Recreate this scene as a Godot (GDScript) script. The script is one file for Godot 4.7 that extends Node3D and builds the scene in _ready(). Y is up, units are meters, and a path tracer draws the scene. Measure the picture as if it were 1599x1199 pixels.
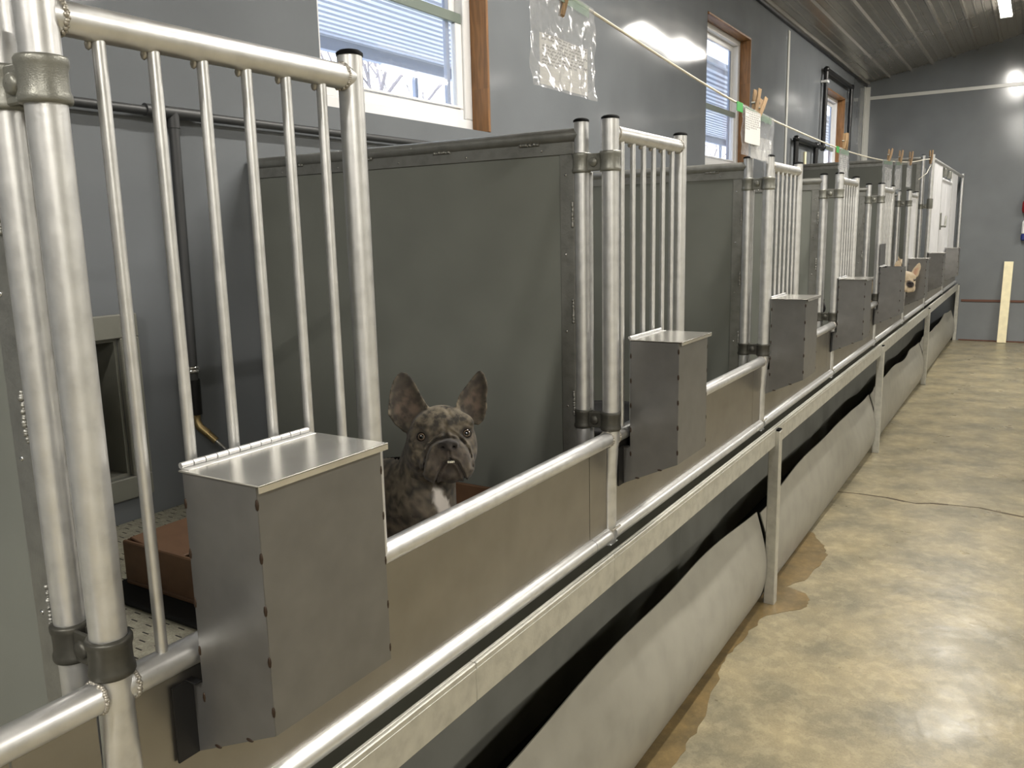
extends Node3D

# ---------------------------------------------------------------- mesh builder
class MB:
	var v := PackedVector3Array()
	var n := PackedVector3Array()
	var t := PackedInt32Array()
	var c := PackedColorArray()
	var u := PackedVector2Array()

	func tri(i: int, j: int, k: int) -> void:
		var g: Vector3 = (v[j] - v[i]).cross(v[k] - v[i])
		if g.dot(n[i] + n[j] + n[k]) > 0.0:
			t.append(i); t.append(k); t.append(j)
		else:
			t.append(i); t.append(j); t.append(k)

	func quad(a: Vector3, b: Vector3, cc: Vector3, d: Vector3, nn: Vector3) -> void:
		var s := v.size()
		v.append(a); v.append(b); v.append(cc); v.append(d)
		for i in 4: n.append(nn)
		tri(s, s + 1, s + 2); tri(s, s + 2, s + 3)

	func quad_uv(a: Vector3, b: Vector3, cc: Vector3, d: Vector3, nn: Vector3) -> void:
		quad(a, b, cc, d, nn)
		u.append(Vector2(0, 0)); u.append(Vector2(1, 0)); u.append(Vector2(1, 1)); u.append(Vector2(0, 1))

	# bevelled box
	func box(ctr: Vector3, size: Vector3, bev := 0.0, bs := Basis()) -> void:
		var h := size * 0.5
		var b := minf(bev, minf(h.x, minf(h.y, h.z)) * 0.9)
		for ax in 3:
			var a1 := (ax + 1) % 3
			var a2 := (ax + 2) % 3
			for s in [-1.0, 1.0]:
				var nn := Vector3.ZERO
				nn[ax] = s
				var q := []
				for w in [[-1, -1], [1, -1], [1, 1], [-1, 1]]:
					var p := Vector3.ZERO
					p[ax] = s * h[ax]
					p[a1] = w[0] * (h[a1] - b)
					p[a2] = w[1] * (h[a2] - b)
					q.append(ctr + bs * p)
				quad(q[0], q[1], q[2], q[3], bs * nn)
			if b > 0.0:
				for s1 in [-1.0, 1.0]:
					for s2 in [-1.0, 1.0]:
						var e := []
						for w in [[0, -1], [0, 1], [1, 1], [1, -1]]:
							var p := Vector3.ZERO
							p[ax] = w[1] * (h[ax] - b)
							p[a1] = s1 * (h[a1] - (b if w[0] == 1 else 0.0))
							p[a2] = s2 * (h[a2] - (0.0 if w[0] == 1 else b))
							e.append(ctr + bs * p)
						var nn := Vector3.ZERO
						nn[a1] = s1 * 0.7071
						nn[a2] = s2 * 0.7071
						quad(e[0], e[1], e[2], e[3], bs * nn)
		if b > 0.0:
			for sx in [-1.0, 1.0]:
				for sy in [-1.0, 1.0]:
					for sz in [-1.0, 1.0]:
						var s := v.size()
						v.append(ctr + bs * Vector3(sx * h.x, sy * (h.y - b), sz * (h.z - b)))
						v.append(ctr + bs * Vector3(sx * (h.x - b), sy * h.y, sz * (h.z - b)))
						v.append(ctr + bs * Vector3(sx * (h.x - b), sy * (h.y - b), sz * h.z))
						for i in 3: n.append(bs * Vector3(sx, sy, sz).normalized())
						tri(s, s + 1, s + 2)

	func span(lo: Vector3, hi: Vector3, bev := 0.0) -> void:
		box((lo + hi) * 0.5, (hi - lo).abs(), bev)

	func tube(a: Vector3, b: Vector3, r: float, seg := 20, caps := true, r2 := -1.0) -> void:
		if r2 < 0.0: r2 = r
		var d := (b - a).normalized()
		var e := d.cross(Vector3.UP if absf(d.y) < 0.9 else Vector3.RIGHT).normalized()
		var f := d.cross(e)
		var s := v.size()
		for i in seg + 1:
			var w := TAU * i / seg
			var o := e * cos(w) + f * sin(w)
			v.append(a + o * r); n.append(o)
			v.append(b + o * r2); n.append(o)
		for i in seg:
			tri(s + 2 * i, s + 2 * i + 1, s + 2 * i + 3); tri(s + 2 * i, s + 2 * i + 3, s + 2 * i + 2)
		if caps:
			for k in 2:
				var s2 := v.size()
				var p := a if k == 0 else b
				var nn := -d if k == 0 else d
				v.append(p); n.append(nn)
				for i in seg + 1:
					var w := TAU * i / seg
					v.append(p + (e * cos(w) + f * sin(w)) * (r if k == 0 else r2)); n.append(nn)
				for i in seg: tri(s2, s2 + 1 + i, s2 + 2 + i)

	# sweep of a circle along points
	func sweep(pts: PackedVector3Array, r: float, seg := 12, taper := 1.0) -> void:
		var m := pts.size()
		var s := v.size()
		var e := Vector3.ZERO
		for k in m:
			var d := (pts[mini(k + 1, m - 1)] - pts[maxi(k - 1, 0)]).normalized()
			if k == 0: e = d.cross(Vector3.UP if absf(d.y) < 0.9 else Vector3.RIGHT).normalized()
			e = (e - d * e.dot(d)).normalized()
			var f := d.cross(e)
			var rr := r * lerpf(1.0, taper, float(k) / (m - 1))
			for i in seg + 1:
				var w := TAU * i / seg
				var o := e * cos(w) + f * sin(w)
				v.append(pts[k] + o * rr); n.append(o)
		for k in m - 1:
			for i in seg:
				var q := s + k * (seg + 1) + i
				tri(q, q + 1, q + seg + 2); tri(q, q + seg + 2, q + seg + 1)
		for k in [0, m - 1]:
			var d := (pts[1] - pts[0]).normalized() * -1.0 if k == 0 else (pts[m - 1] - pts[m - 2]).normalized()
			var s2 := v.size()
			v.append(pts[k]); n.append(d)
			for i in seg + 1:
				v.append(v[s + k * (seg + 1) + i]); n.append(d)
			for i in seg: tri(s2, s2 + 1 + i, s2 + 2 + i)

	# lathe about an axis through o: profile of (radius, height)
	func lathe(o: Vector3, axis: Vector3, prof: Array, seg := 20) -> void:
		var e := axis.cross(Vector3.UP if absf(axis.y) < 0.9 else Vector3.RIGHT).normalized()
		var f := axis.cross(e)
		var m := prof.size()
		var s := v.size()
		for k in m:
			var p0: Vector2 = prof[maxi(k - 1, 0)]
			var p1: Vector2 = prof[mini(k + 1, m - 1)]
			var tg := (p1 - p0).normalized()
			for i in seg + 1:
				var w := TAU * i / seg
				var q := e * cos(w) + f * sin(w)
				v.append(o + q * prof[k].x + axis * prof[k].y)
				n.append((q * tg.y - axis * tg.x).normalized())
		for k in m - 1:
			for i in seg:
				var q := s + k * (seg + 1) + i
				tri(q, q + 1, q + seg + 2); tri(q, q + seg + 2, q + seg + 1)

	func ball(o: Vector3, r: Vector3, seg := 12, bs := Basis()) -> void:
		var s := v.size()
		var rows := maxi(seg / 2, 4)
		for k in rows + 1:
			var p := PI * k / rows
			for i in seg + 1:
				var w := TAU * i / seg
				var q := Vector3(sin(p) * cos(w), cos(p), sin(p) * sin(w))
				v.append(o + bs * (q * r)); n.append((bs * (q / r)).normalized())
		for k in rows:
			for i in seg:
				var q := s + k * (seg + 1) + i
				tri(q, q + 1, q + seg + 2); tri(q, q + seg + 2, q + seg + 1)

	# flat polygon given by points (x, y) in a frame, extruded along the frame's z by d on both sides
	func prism(poly: PackedVector2Array, d: float, x: Transform3D) -> void:
		var idx := Geometry2D.triangulate_polygon(poly)
		for sd in [-1.0, 1.0]:
			var s := v.size()
			for p in poly:
				v.append(x * Vector3(p.x, p.y, sd * d)); n.append(x.basis * Vector3(0, 0, sd))
			for i in range(0, idx.size(), 3): tri(s + idx[i], s + idx[i + 1], s + idx[i + 2])
		var area := 0.0
		for i in poly.size(): area += poly[i].cross(poly[(i + 1) % poly.size()])
		for i in poly.size():
			var a := poly[i]
			var b := poly[(i + 1) % poly.size()]
			var e := (b - a).normalized() * signf(area)
			quad(x * Vector3(a.x, a.y, -d), x * Vector3(b.x, b.y, -d), x * Vector3(b.x, b.y, d), x * Vector3(a.x, a.y, d), x.basis * Vector3(e.y, -e.x, 0))

	# thick sheet through a grid of points (rows of equal length), smooth
	func sheet(rows: Array, thick: float, uvs := false) -> void:
		var nr := rows.size()
		var nc: int = rows[0].size()
		var nm := []
		for i in nr:
			var line := []
			for j in nc:
				var a: Vector3 = rows[mini(i + 1, nr - 1)][j] - rows[maxi(i - 1, 0)][j]
				var b: Vector3 = rows[i][mini(j + 1, nc - 1)] - rows[i][maxi(j - 1, 0)]
				line.append(a.cross(b).normalized())
			nm.append(line)
		for sd in [-1.0, 1.0]:
			var s := v.size()
			for i in nr:
				for j in nc:
					v.append(rows[i][j] + nm[i][j] * thick * 0.5 * sd); n.append(nm[i][j] * sd)
					if uvs: u.append(Vector2(float(j) / (nc - 1), float(i) / (nr - 1)))
			for i in nr - 1:
				for j in nc - 1:
					var q := s + i * nc + j
					tri(q, q + 1, q + nc + 1); tri(q, q + nc + 1, q + nc)
		if uvs: return
		var ring := []
		for j in nc: ring.append([0, j])
		for i in range(1, nr): ring.append([i, nc - 1])
		for j in range(nc - 2, -1, -1): ring.append([nr - 1, j])
		for i in range(nr - 2, -1, -1): ring.append([i, 0])
		var mid: Vector3 = rows[nr / 2][nc / 2]
		for k in ring.size() - 1:
			var p: Array = ring[k]
			var q: Array = ring[k + 1]
			var a: Vector3 = rows[p[0]][p[1]]
			var b: Vector3 = rows[q[0]][q[1]]
			var na: Vector3 = nm[p[0]][p[1]] * thick * 0.5
			var nb: Vector3 = nm[q[0]][q[1]] * thick * 0.5
			var nn := (b - a).cross(na).normalized()
			if nn.dot(a - mid) < 0.0: nn = -nn
			quad(a - na, b - nb, b + nb, a + na, nn)

	func mesh() -> ArrayMesh:
		var a := []
		a.resize(Mesh.ARRAY_MAX)
		a[Mesh.ARRAY_VERTEX] = v
		a[Mesh.ARRAY_NORMAL] = n
		a[Mesh.ARRAY_INDEX] = t
		if c.size() == v.size(): a[Mesh.ARRAY_COLOR] = c
		if u.size() == v.size(): a[Mesh.ARRAY_TEX_UV] = u
		var m := ArrayMesh.new()
		m.add_surface_from_arrays(Mesh.PRIMITIVE_TRIANGLES, a)
		return m

# ---------------------------------------------------------------- scene helpers
var M := {}
var taken := {}

func numbered(called: String) -> String:
	taken[called] = taken.get(called, 0) + 1
	return called if taken[called] == 1 else "%s_%03d" % [called, taken[called] - 1]

func obj(called: String, mb: MB, m: Material, parent: Node3D = null) -> MeshInstance3D:
	var o := MeshInstance3D.new()
	o.mesh = mb.mesh()
	o.material_override = m
	if parent == null:
		o.name = numbered(called)
		add_child(o)
	else:
		var k := 0
		var nm := called
		while parent.has_node(NodePath(nm)):
			k += 1
			nm = "%s_%03d" % [called, k]
		o.name = nm
		parent.add_child(o, true)
	return o

func tag(o: Node3D, label: String, category: String, group := "") -> Node3D:
	o.set_meta("label", label)
	o.set_meta("category", category)
	if group: o.set_meta("group", group)
	return o

func thing(called: String, label: String, category: String, at := Vector3.ZERO, group := "") -> Node3D:
	var o := Node3D.new()
	o.name = numbered(called)
	add_child(o)
	o.position = at
	tag(o, label, category, group)
	return o

func struct(called: String, mb: MB, m: Material) -> MeshInstance3D:
	var o := MeshInstance3D.new()
	o.mesh = mb.mesh()
	o.material_override = m
	o.name = called
	add_child(o)
	o.set_meta("kind", "structure")
	return o

func noise_tex(sd: int, freq: float, oct: int, ramp: Array, size := 512, normal := false, bump := 4.0, kind := FastNoiseLite.TYPE_SIMPLEX_SMOOTH) -> NoiseTexture2D:
	var fn := FastNoiseLite.new()
	fn.seed = sd
	fn.noise_type = kind
	fn.frequency = freq
	fn.fractal_octaves = oct
	var tx := NoiseTexture2D.new()
	tx.width = size
	tx.height = size
	tx.seamless = true
	tx.noise = fn
	if normal:
		tx.as_normal_map = true
		tx.bump_strength = bump
	elif ramp.size():
		var g := Gradient.new()
		var off := PackedFloat32Array()
		var cols := PackedColorArray()
		for i in ramp.size():
			off.append(ramp[i][0])
			cols.append(ramp[i][1])
		g.offsets = off
		g.colors = cols
		tx.color_ramp = g
	return tx

func grey(x: float) -> Color: return Color(x, x, x)

func mat(c: Color, rough: float, metal := 0.0, tex: Texture2D = null, scale := 1.0, nrm: Texture2D = null, nstr := 0.3, rtex: Texture2D = null, spec := 0.5) -> StandardMaterial3D:
	var m := StandardMaterial3D.new()
	m.albedo_color = c
	m.roughness = rough
	m.metallic = metal
	m.metallic_specular = spec
	if tex or nrm or rtex:
		m.uv1_triplanar = true
		m.uv1_world_triplanar = true
		m.uv1_scale = Vector3.ONE * scale
	if tex: m.albedo_texture = tex
	if nrm:
		m.normal_enabled = true
		m.normal_texture = nrm
		m.normal_scale = nstr
	if rtex:
		m.roughness_texture = rtex
		m.roughness_texture_channel = BaseMaterial3D.TEXTURE_CHANNEL_RED
	return m

# world places
const WX := -1.4225      # inside face of the window wall
const ZE := -14.45       # inside face of the end wall
const ZN := 9.0          # wall behind the camera
const XR := 6.12          # far side wall
const EAVE := 3.94
const RIDGE_X := 2.35
const RIDGE_Y := 4.77
const ZA := [-0.582, -2.131, -3.725, -5.26, -6.83, -8.43, -10.17, -12.3, -14.42]
const FLOOR := 0.885     # kennel deck
const RAIL := 1.186
const PIPE := 0.898
const TOPR := 2.035
const CAM := Vector3(1.0, 1.772, 0.0)

func _ready() -> void:
	set_up_view()
	make_materials()
	build_room()
	build_outside()
	build_windows()
	build_kennels()
	build_under()
	build_wall_fittings()
	build_line()
	build_dogs()

func set_up_view() -> void:
	var cam := Camera3D.new()
	cam.name = "camera"
	var yaw := 0.5586
	var pit := 0.1787
	var rol := -0.0229
	var f := Vector3(-sin(yaw) * cos(pit), -sin(pit), -cos(yaw) * cos(pit))
	var r := Vector3(cos(yaw), 0, -sin(yaw))
	var up := r.cross(f)
	var rr := r * cos(rol) + up * sin(rol)
	var uu := -r * sin(rol) + up * cos(rol)
	cam.transform = Transform3D(Basis(rr, uu, -f), CAM)
	cam.fov = rad_to_deg(2.0 * atan(599.5 / 1300.4))
	cam.near = 0.05
	cam.far = 200.0
	cam.current = true
	add_child(cam)
	var we := WorldEnvironment.new()
	we.name = "world_environment"
	var env := Environment.new()
	var sky := Sky.new()
	var sm := ProceduralSkyMaterial.new()
	sm.sky_top_color = Color(0.82, 0.87, 0.95)
	sm.sky_horizon_color = Color(0.92, 0.94, 0.98)
	sm.ground_bottom_color = Color(0.5, 0.5, 0.48)
	sm.ground_horizon_color = Color(0.8, 0.8, 0.8)
	sm.sky_energy_multiplier = 1.9
	sm.ground_energy_multiplier = 1.0
	sky.sky_material = sm
	env.background_mode = Environment.BG_SKY
	env.sky = sky
	env.tonemap_mode = Environment.TONE_MAPPER_LINEAR
	env.tonemap_exposure = 1.25
	env.sdfgi_enabled = true
	env.ssao_enabled = true
	env.ssil_enabled = true
	we.environment = env
	add_child(we)
	# strip lights of the room: two rows hung under the sloping ceiling
	M.lamp_white = mat(Color(0.9, 0.9, 0.88), 0.4)
	M.lamp_glow = mat(Color(1, 1, 1), 0.4)
	M.lamp_glow.emission_enabled = true
	M.lamp_glow.emission = Color(1.0, 0.97, 0.92)
	M.lamp_glow.emission_energy_multiplier = 14.0
	M.dark_cap = mat(Color(0.02, 0.02, 0.022), 0.75, 0.0, null, 1.0, null, 0.3, null, 0.25)
	for row in 2:
		for k in 3:
			strip_light(Vector3(0.5 if row == 0 else 4.2, 4.235, -11.0 + 7.0 * k), row, k)

func strip_light(at: Vector3, row: int, k: int) -> void:
	var where: String = ["at the far end", "above the fourth kennel", "behind the camera"][k]
	var t := thing("strip_light", "white fluorescent strip light %s of the %s" % [where, "row above the kennel front" if row == 0 else "row on the far slope"], "light", at)
	var h := MB.new()
	h.box(Vector3(0, 0.03, 0), Vector3(0.09, 0.06, 2.44), 0.008)
	h.box(Vector3(0, 0.08, 0.9), Vector3(0.03, 0.06, 0.03))
	h.box(Vector3(0, 0.08, -0.9), Vector3(0.03, 0.06, 0.03))
	obj("housing", h, M.lamp_white, t)
	for s in [-1, 1]:
		var g := MB.new()
		g.tube(Vector3(0.045 * s, -0.024, -1.18), Vector3(0.045 * s, -0.024, 1.18), 0.016, 12)
		obj("tube", g, M.lamp_glow, t)
	for s in [-1, 1]:
		var g := MB.new()
		g.box(Vector3(0, -0.02, 1.2 * s), Vector3(0.13, 0.05, 0.03), 0.004)
		obj("end_cap", g, M.lamp_white, t)
	var l := AreaLight3D.new()
	l.name = "strip_glow"
	l.light_color = Color(1.0, 0.98, 0.945)
	l.light_energy = (12.0 if row == 0 else 18.0) * (1.5 if k == 2 else 1.0)
	l.area_size = Vector2(0.12, 2.36)
	l.shadow_enabled = true
	l.rotation.x = -PI / 2
	l.position = Vector3(0, -0.045, 0)
	l.set("area_range", 40.0)
	t.add_child(l)

func make_materials() -> void:
	var blotch := noise_tex(3, 0.012, 4, [[0.0, grey(0.88)], [0.5, grey(0.96)], [1.0, grey(1.0)]])
	var faint := noise_tex(6, 0.01, 3, [[0.0, grey(0.93)], [1.0, grey(1.0)]])
	var rough := noise_tex(5, 0.02, 4, [[0.0, grey(0.7)], [1.0, grey(1.0)]])
	var fine := noise_tex(8, 0.08, 3, [], 512, true, 3.0)
	var wavy := noise_tex(11, 0.006, 2, [], 512, true, 6.0)
	M.fine = fine
	M.alu = mat(Color(0.86, 0.86, 0.855), 0.46, 0.86, blotch, 3.0, fine, 0.035, rough)
	M.alu_dull = mat(Color(0.58, 0.58, 0.56), 0.48, 0.75, blotch, 3.0, fine, 0.15, rough)
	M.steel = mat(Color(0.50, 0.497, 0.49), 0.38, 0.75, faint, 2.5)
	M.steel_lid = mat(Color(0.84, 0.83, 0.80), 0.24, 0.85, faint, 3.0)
	M.kick = mat(Color(0.59, 0.575, 0.545), 0.36, 0.92, faint, 1.5)
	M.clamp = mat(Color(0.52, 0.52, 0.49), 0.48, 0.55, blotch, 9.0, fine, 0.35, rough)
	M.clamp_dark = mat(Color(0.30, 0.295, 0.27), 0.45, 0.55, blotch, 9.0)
	M.weld = mat(Color(0.68, 0.66, 0.62), 0.36, 0.6, blotch, 12.0)
	M.burn = mat(Color(0.20, 0.15, 0.11), 0.5, 0.5)
	M.pvc = mat(Color(0.44, 0.45, 0.425), 0.34, 0.0, faint, 0.6, wavy, 0.05)
	M.wall = mat(Color(0.46, 0.475, 0.49), 0.08, 0.0, faint, 0.3, wavy, 0.10, null, 0.33)
	M.endwall = mat(Color(0.455, 0.47, 0.48), 0.14, 0.0, faint, 0.3, wavy, 0.07)
	M.white_wall = mat(Color(0.72, 0.72, 0.70), 0.5, 0.0, faint, 0.35)
	M.trim = mat(Color(0.80, 0.80, 0.78), 0.25)
	M.dark_trim = mat(Color(0.12, 0.12, 0.12), 0.4)
	M.rust = mat(Color(0.36, 0.24, 0.19), 0.6)
	M.ceiling = mat(Color(0.63, 0.615, 0.585), 0.20, 0.4, faint, 0.5)
	M.black_pvc = mat(Color(0.03, 0.03, 0.035), 0.35)
	M.grey_pvc = mat(Color(0.22, 0.225, 0.23), 0.45)
	M.vinyl_shaded = mat(Color(0.44, 0.48, 0.45), 0.3)  # white vinyl with its shade put into a grey-green colour
	M.vinyl = mat(Color(0.88, 0.88, 0.88), 0.3)
	M.wood = mat(Color(0.56, 0.41, 0.25), 0.55, 0.0, wood_tex(), 1.6)
	M.pine = mat(Color(0.97, 0.93, 0.78), 0.6, 0.0, faint, 2.0)
	M.peg = mat(Color(0.62, 0.53, 0.41), 0.6, 0.0, wood_tex(), 8.0)
	M.brass = mat(Color(0.66, 0.58, 0.42), 0.3, 0.9)
	M.chrome = mat(Color(0.8, 0.8, 0.8), 0.15, 1.0)
	M.deck = mat(Color(1.0, 1.0, 0.97), 0.6, 0.0, deck_tex(), 1.0 / 0.22)
	M.brown = mat(Color(0.43, 0.32, 0.235), 0.6, 0.0, blotch, 2.0)
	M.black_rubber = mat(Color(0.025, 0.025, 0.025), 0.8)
	M.skirt = mat(Color(0.56, 0.55, 0.51), 0.40, 0.0, blotch, 0.8)
	M.under = mat(Color(0.51, 0.51, 0.475), 0.5, 0.0, blotch, 0.5)
	M.white_panel = mat(Color(0.93, 0.93, 0.94), 0.35, 0.1, faint, 0.8)
	M.cord = mat(Color(0.86, 0.84, 0.78), 0.7)
	M.tuft = mat(Color(0.85, 0.85, 0.83), 0.5)
	var fl := mat(Color(1, 1, 1), 0.42, 0.0, concrete_tex(), 1.0 / 2.6, noise_tex(21, 0.05, 4, [], 512, true, 3.0), 0.06, noise_tex(22, 0.015, 4, [[0.0, grey(0.6)], [1.0, grey(1.0)]]), 0.36)
	M.floor = fl
	M.stain = mat(Color(0.80, 0.73, 0.61), 0.28, 0.0, fl.albedo_texture, 1.0 / 1.3)
	M.crack = mat(Color(0.28, 0.24, 0.18), 0.8)
	M.glass = mat(Color(0.9, 0.95, 1.0, 0.08), 0.02)
	M.glass.transparency = BaseMaterial3D.TRANSPARENCY_ALPHA
	M.bag = mat(Color(0.92, 0.93, 0.95, 0.13), 0.10, 0.0, null, 1.0, null, 0.3, null, 0.45)
	M.bag.transparency = BaseMaterial3D.TRANSPARENCY_ALPHA
	M.seal = mat(Color(0.50, 0.60, 0.52, 0.45), 0.3)
	M.seal.transparency = BaseMaterial3D.TRANSPARENCY_ALPHA
	M.green = mat(Color(0.22, 0.62, 0.28), 0.4)
	M.paper = mat(Color(1, 1, 1), 0.8)
	M.paper.albedo_texture = paper_tex()
	M.plain_paper = mat(Color(0.85, 0.85, 0.83), 0.8)
	M.red = mat(Color(0.55, 0.10, 0.12), 0.5)
	M.blue = mat(Color(0.10, 0.16, 0.42), 0.5)
	M.bark = mat(Color(0.52, 0.48, 0.48), 0.9)
	M.soffit = mat(Color(0.86, 0.87, 0.90), 0.5)
	M.beam_out = mat(Color(0.52, 0.56, 0.64), 0.5)
	M.ground = mat(Color(0.86, 0.87, 0.88), 0.9)

func wood_tex() -> ImageTexture:
	var fn := FastNoiseLite.new()
	fn.seed = 4
	fn.frequency = 0.012
	var im := Image.create(256, 256, false, Image.FORMAT_RGB8)
	for y in 256:
		for x in 256:
			var w := fn.get_noise_2d(x * 1.2, y * 0.12)
			var g := 0.5 + 0.5 * sin(x * 0.35 + w * 22.0)
			var f := fn.get_noise_2d(x * 9.0, y * 0.9)
			var k := 0.80 + 0.16 * g + 0.10 * f
			im.set_pixel(x, y, Color(k, k * 0.96, k * 0.90))
	return ImageTexture.create_from_image(im)

func deck_tex() -> ImageTexture:
	var fn := FastNoiseLite.new()
	fn.seed = 9
	fn.frequency = 0.02
	var im := Image.create(256, 256, false, Image.FORMAT_RGB8)
	for y in 256:
		for x in 256:
			var k := 0.62 + 0.10 * fn.get_noise_2d(x, y) + 0.10 * fn.get_noise_2d(x * 6.0, y * 6.0)
			im.set_pixel(x, y, Color(k, k * 0.98, k * 0.91))
	for row in 8:
		for col in 4:
			var ox := col * 64 + (32 if row % 2 else 0)
			for a in 26:
				for b in 7:
					im.set_pixel((ox + a) % 256, (row * 32 + b + 8) % 256, Color(0.10, 0.095, 0.08) if b < 5 else Color(0.75, 0.73, 0.68))
	return ImageTexture.create_from_image(im)

func concrete_tex() -> ImageTexture:
	var a := FastNoiseLite.new()
	a.seed = 31; a.frequency = 0.006; a.fractal_octaves = 5
	var b := FastNoiseLite.new()
	b.seed = 32; b.frequency = 0.03; b.fractal_octaves = 6; b.fractal_gain = 0.65; b.domain_warp_enabled = true; b.domain_warp_amplitude = 25.0
	var s := 1024
	var ia := a.get_seamless_image(s, s)
	var ib := b.get_seamless_image(s, s)
	ia.convert(Image.FORMAT_L8)
	ib.convert(Image.FORMAT_L8)
	var da := ia.get_data()
	var db := ib.get_data()
	var ic := b.get_seamless_image(s, s)
	ic.convert(Image.FORMAT_L8)
	var dc := ic.get_data()
	var out := PackedByteArray()
	out.resize(s * s * 3)
	for i in s * s:
		var p := (da[i] / 255.0 - 0.5)
		var q := (db[i] / 255.0 - 0.5)
		var vein := clampf(1.0 - absf(q) * 22.0, 0.0, 1.0)
		var k := 0.50 + 0.14 * p + 0.12 * q - 0.04 * vein + 0.07 * (dc[(i * 7) % (s * s)] / 255.0 - 0.5)
		var warm := 0.02 * p
		out[i * 3] = int(clampf(k + 0.015 + warm, 0, 1) * 255)
		out[i * 3 + 1] = int(clampf(k * 0.965, 0, 1) * 255)
		out[i * 3 + 2] = int(clampf(k * 0.785 - warm, 0, 1) * 255)
	return ImageTexture.create_from_image(Image.create_from_data(s, s, false, Image.FORMAT_RGB8, out))

func paper_tex() -> ImageTexture:
	var rng := RandomNumberGenerator.new()
	rng.seed = 12
	var w := 256
	var h := 220
	var im := Image.create(w, h, false, Image.FORMAT_RGB8)
	im.fill(Color(0.86, 0.855, 0.84))
	for k in 14:
		for x in w: im.set_pixel(x, 12 + k * 15, Color(0.74, 0.75, 0.80))
	for k in 9:
		var x := 10.0 + (60.0 if k == 2 else 0.0)
		var stop := 236.0 if k < 7 else (90.0 if k == 8 else 200.0)
		while x < stop:
			var word := rng.randf_range(14, 34)
			var y0 := 10.0 + k * 15
			var px := x
			var ph := rng.randf() * 6.0
			while px < x + word:
				var yy := y0 - 3.5 + sin(px * 1.25 + ph) * 3.0 + sin(px * 0.47 + ph * 2.0) * 2.4
				for d in 2:
					im.set_pixel(clampi(int(px), 0, w - 1), clampi(int(yy) + d, 0, h - 1), Color(0.10, 0.10, 0.14))
				px += 0.4
			x += word + rng.randf_range(5, 9)
	return ImageTexture.create_from_image(im)

# ---------------------------------------------------------------- the room
func slab_with_holes(mb: MB, x0: float, x1: float, y0: float, y1: float, z0: float, z1: float, holes: Array) -> void:
	# a wall across x with rectangular holes [y0, y1, z0, z1] (z0 < z1)
	var zs := [z0, z1]
	for h in holes:
		zs.append(h[2]); zs.append(h[3])
	zs.sort()
	for i in zs.size() - 1:
		var a: float = zs[i]
		var b: float = zs[i + 1]
		if b - a < 1e-4: continue
		var cuts := []
		for h in holes:
			if h[2] <= a + 1e-4 and h[3] >= b - 1e-4: cuts.append([h[0], h[1]])
		cuts.sort()
		var y := y0
		for c in cuts:
			mb.span(Vector3(x0, y, a), Vector3(x1, c[0], b))
			y = c[1]
		mb.span(Vector3(x0, y, a), Vector3(x1, y1, b))

const WIN := [[-3.725, -2.52], [-8.275, -7.03], [-12.88, -11.65]]
const SILL := 2.285
const HEAD := 3.53

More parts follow.
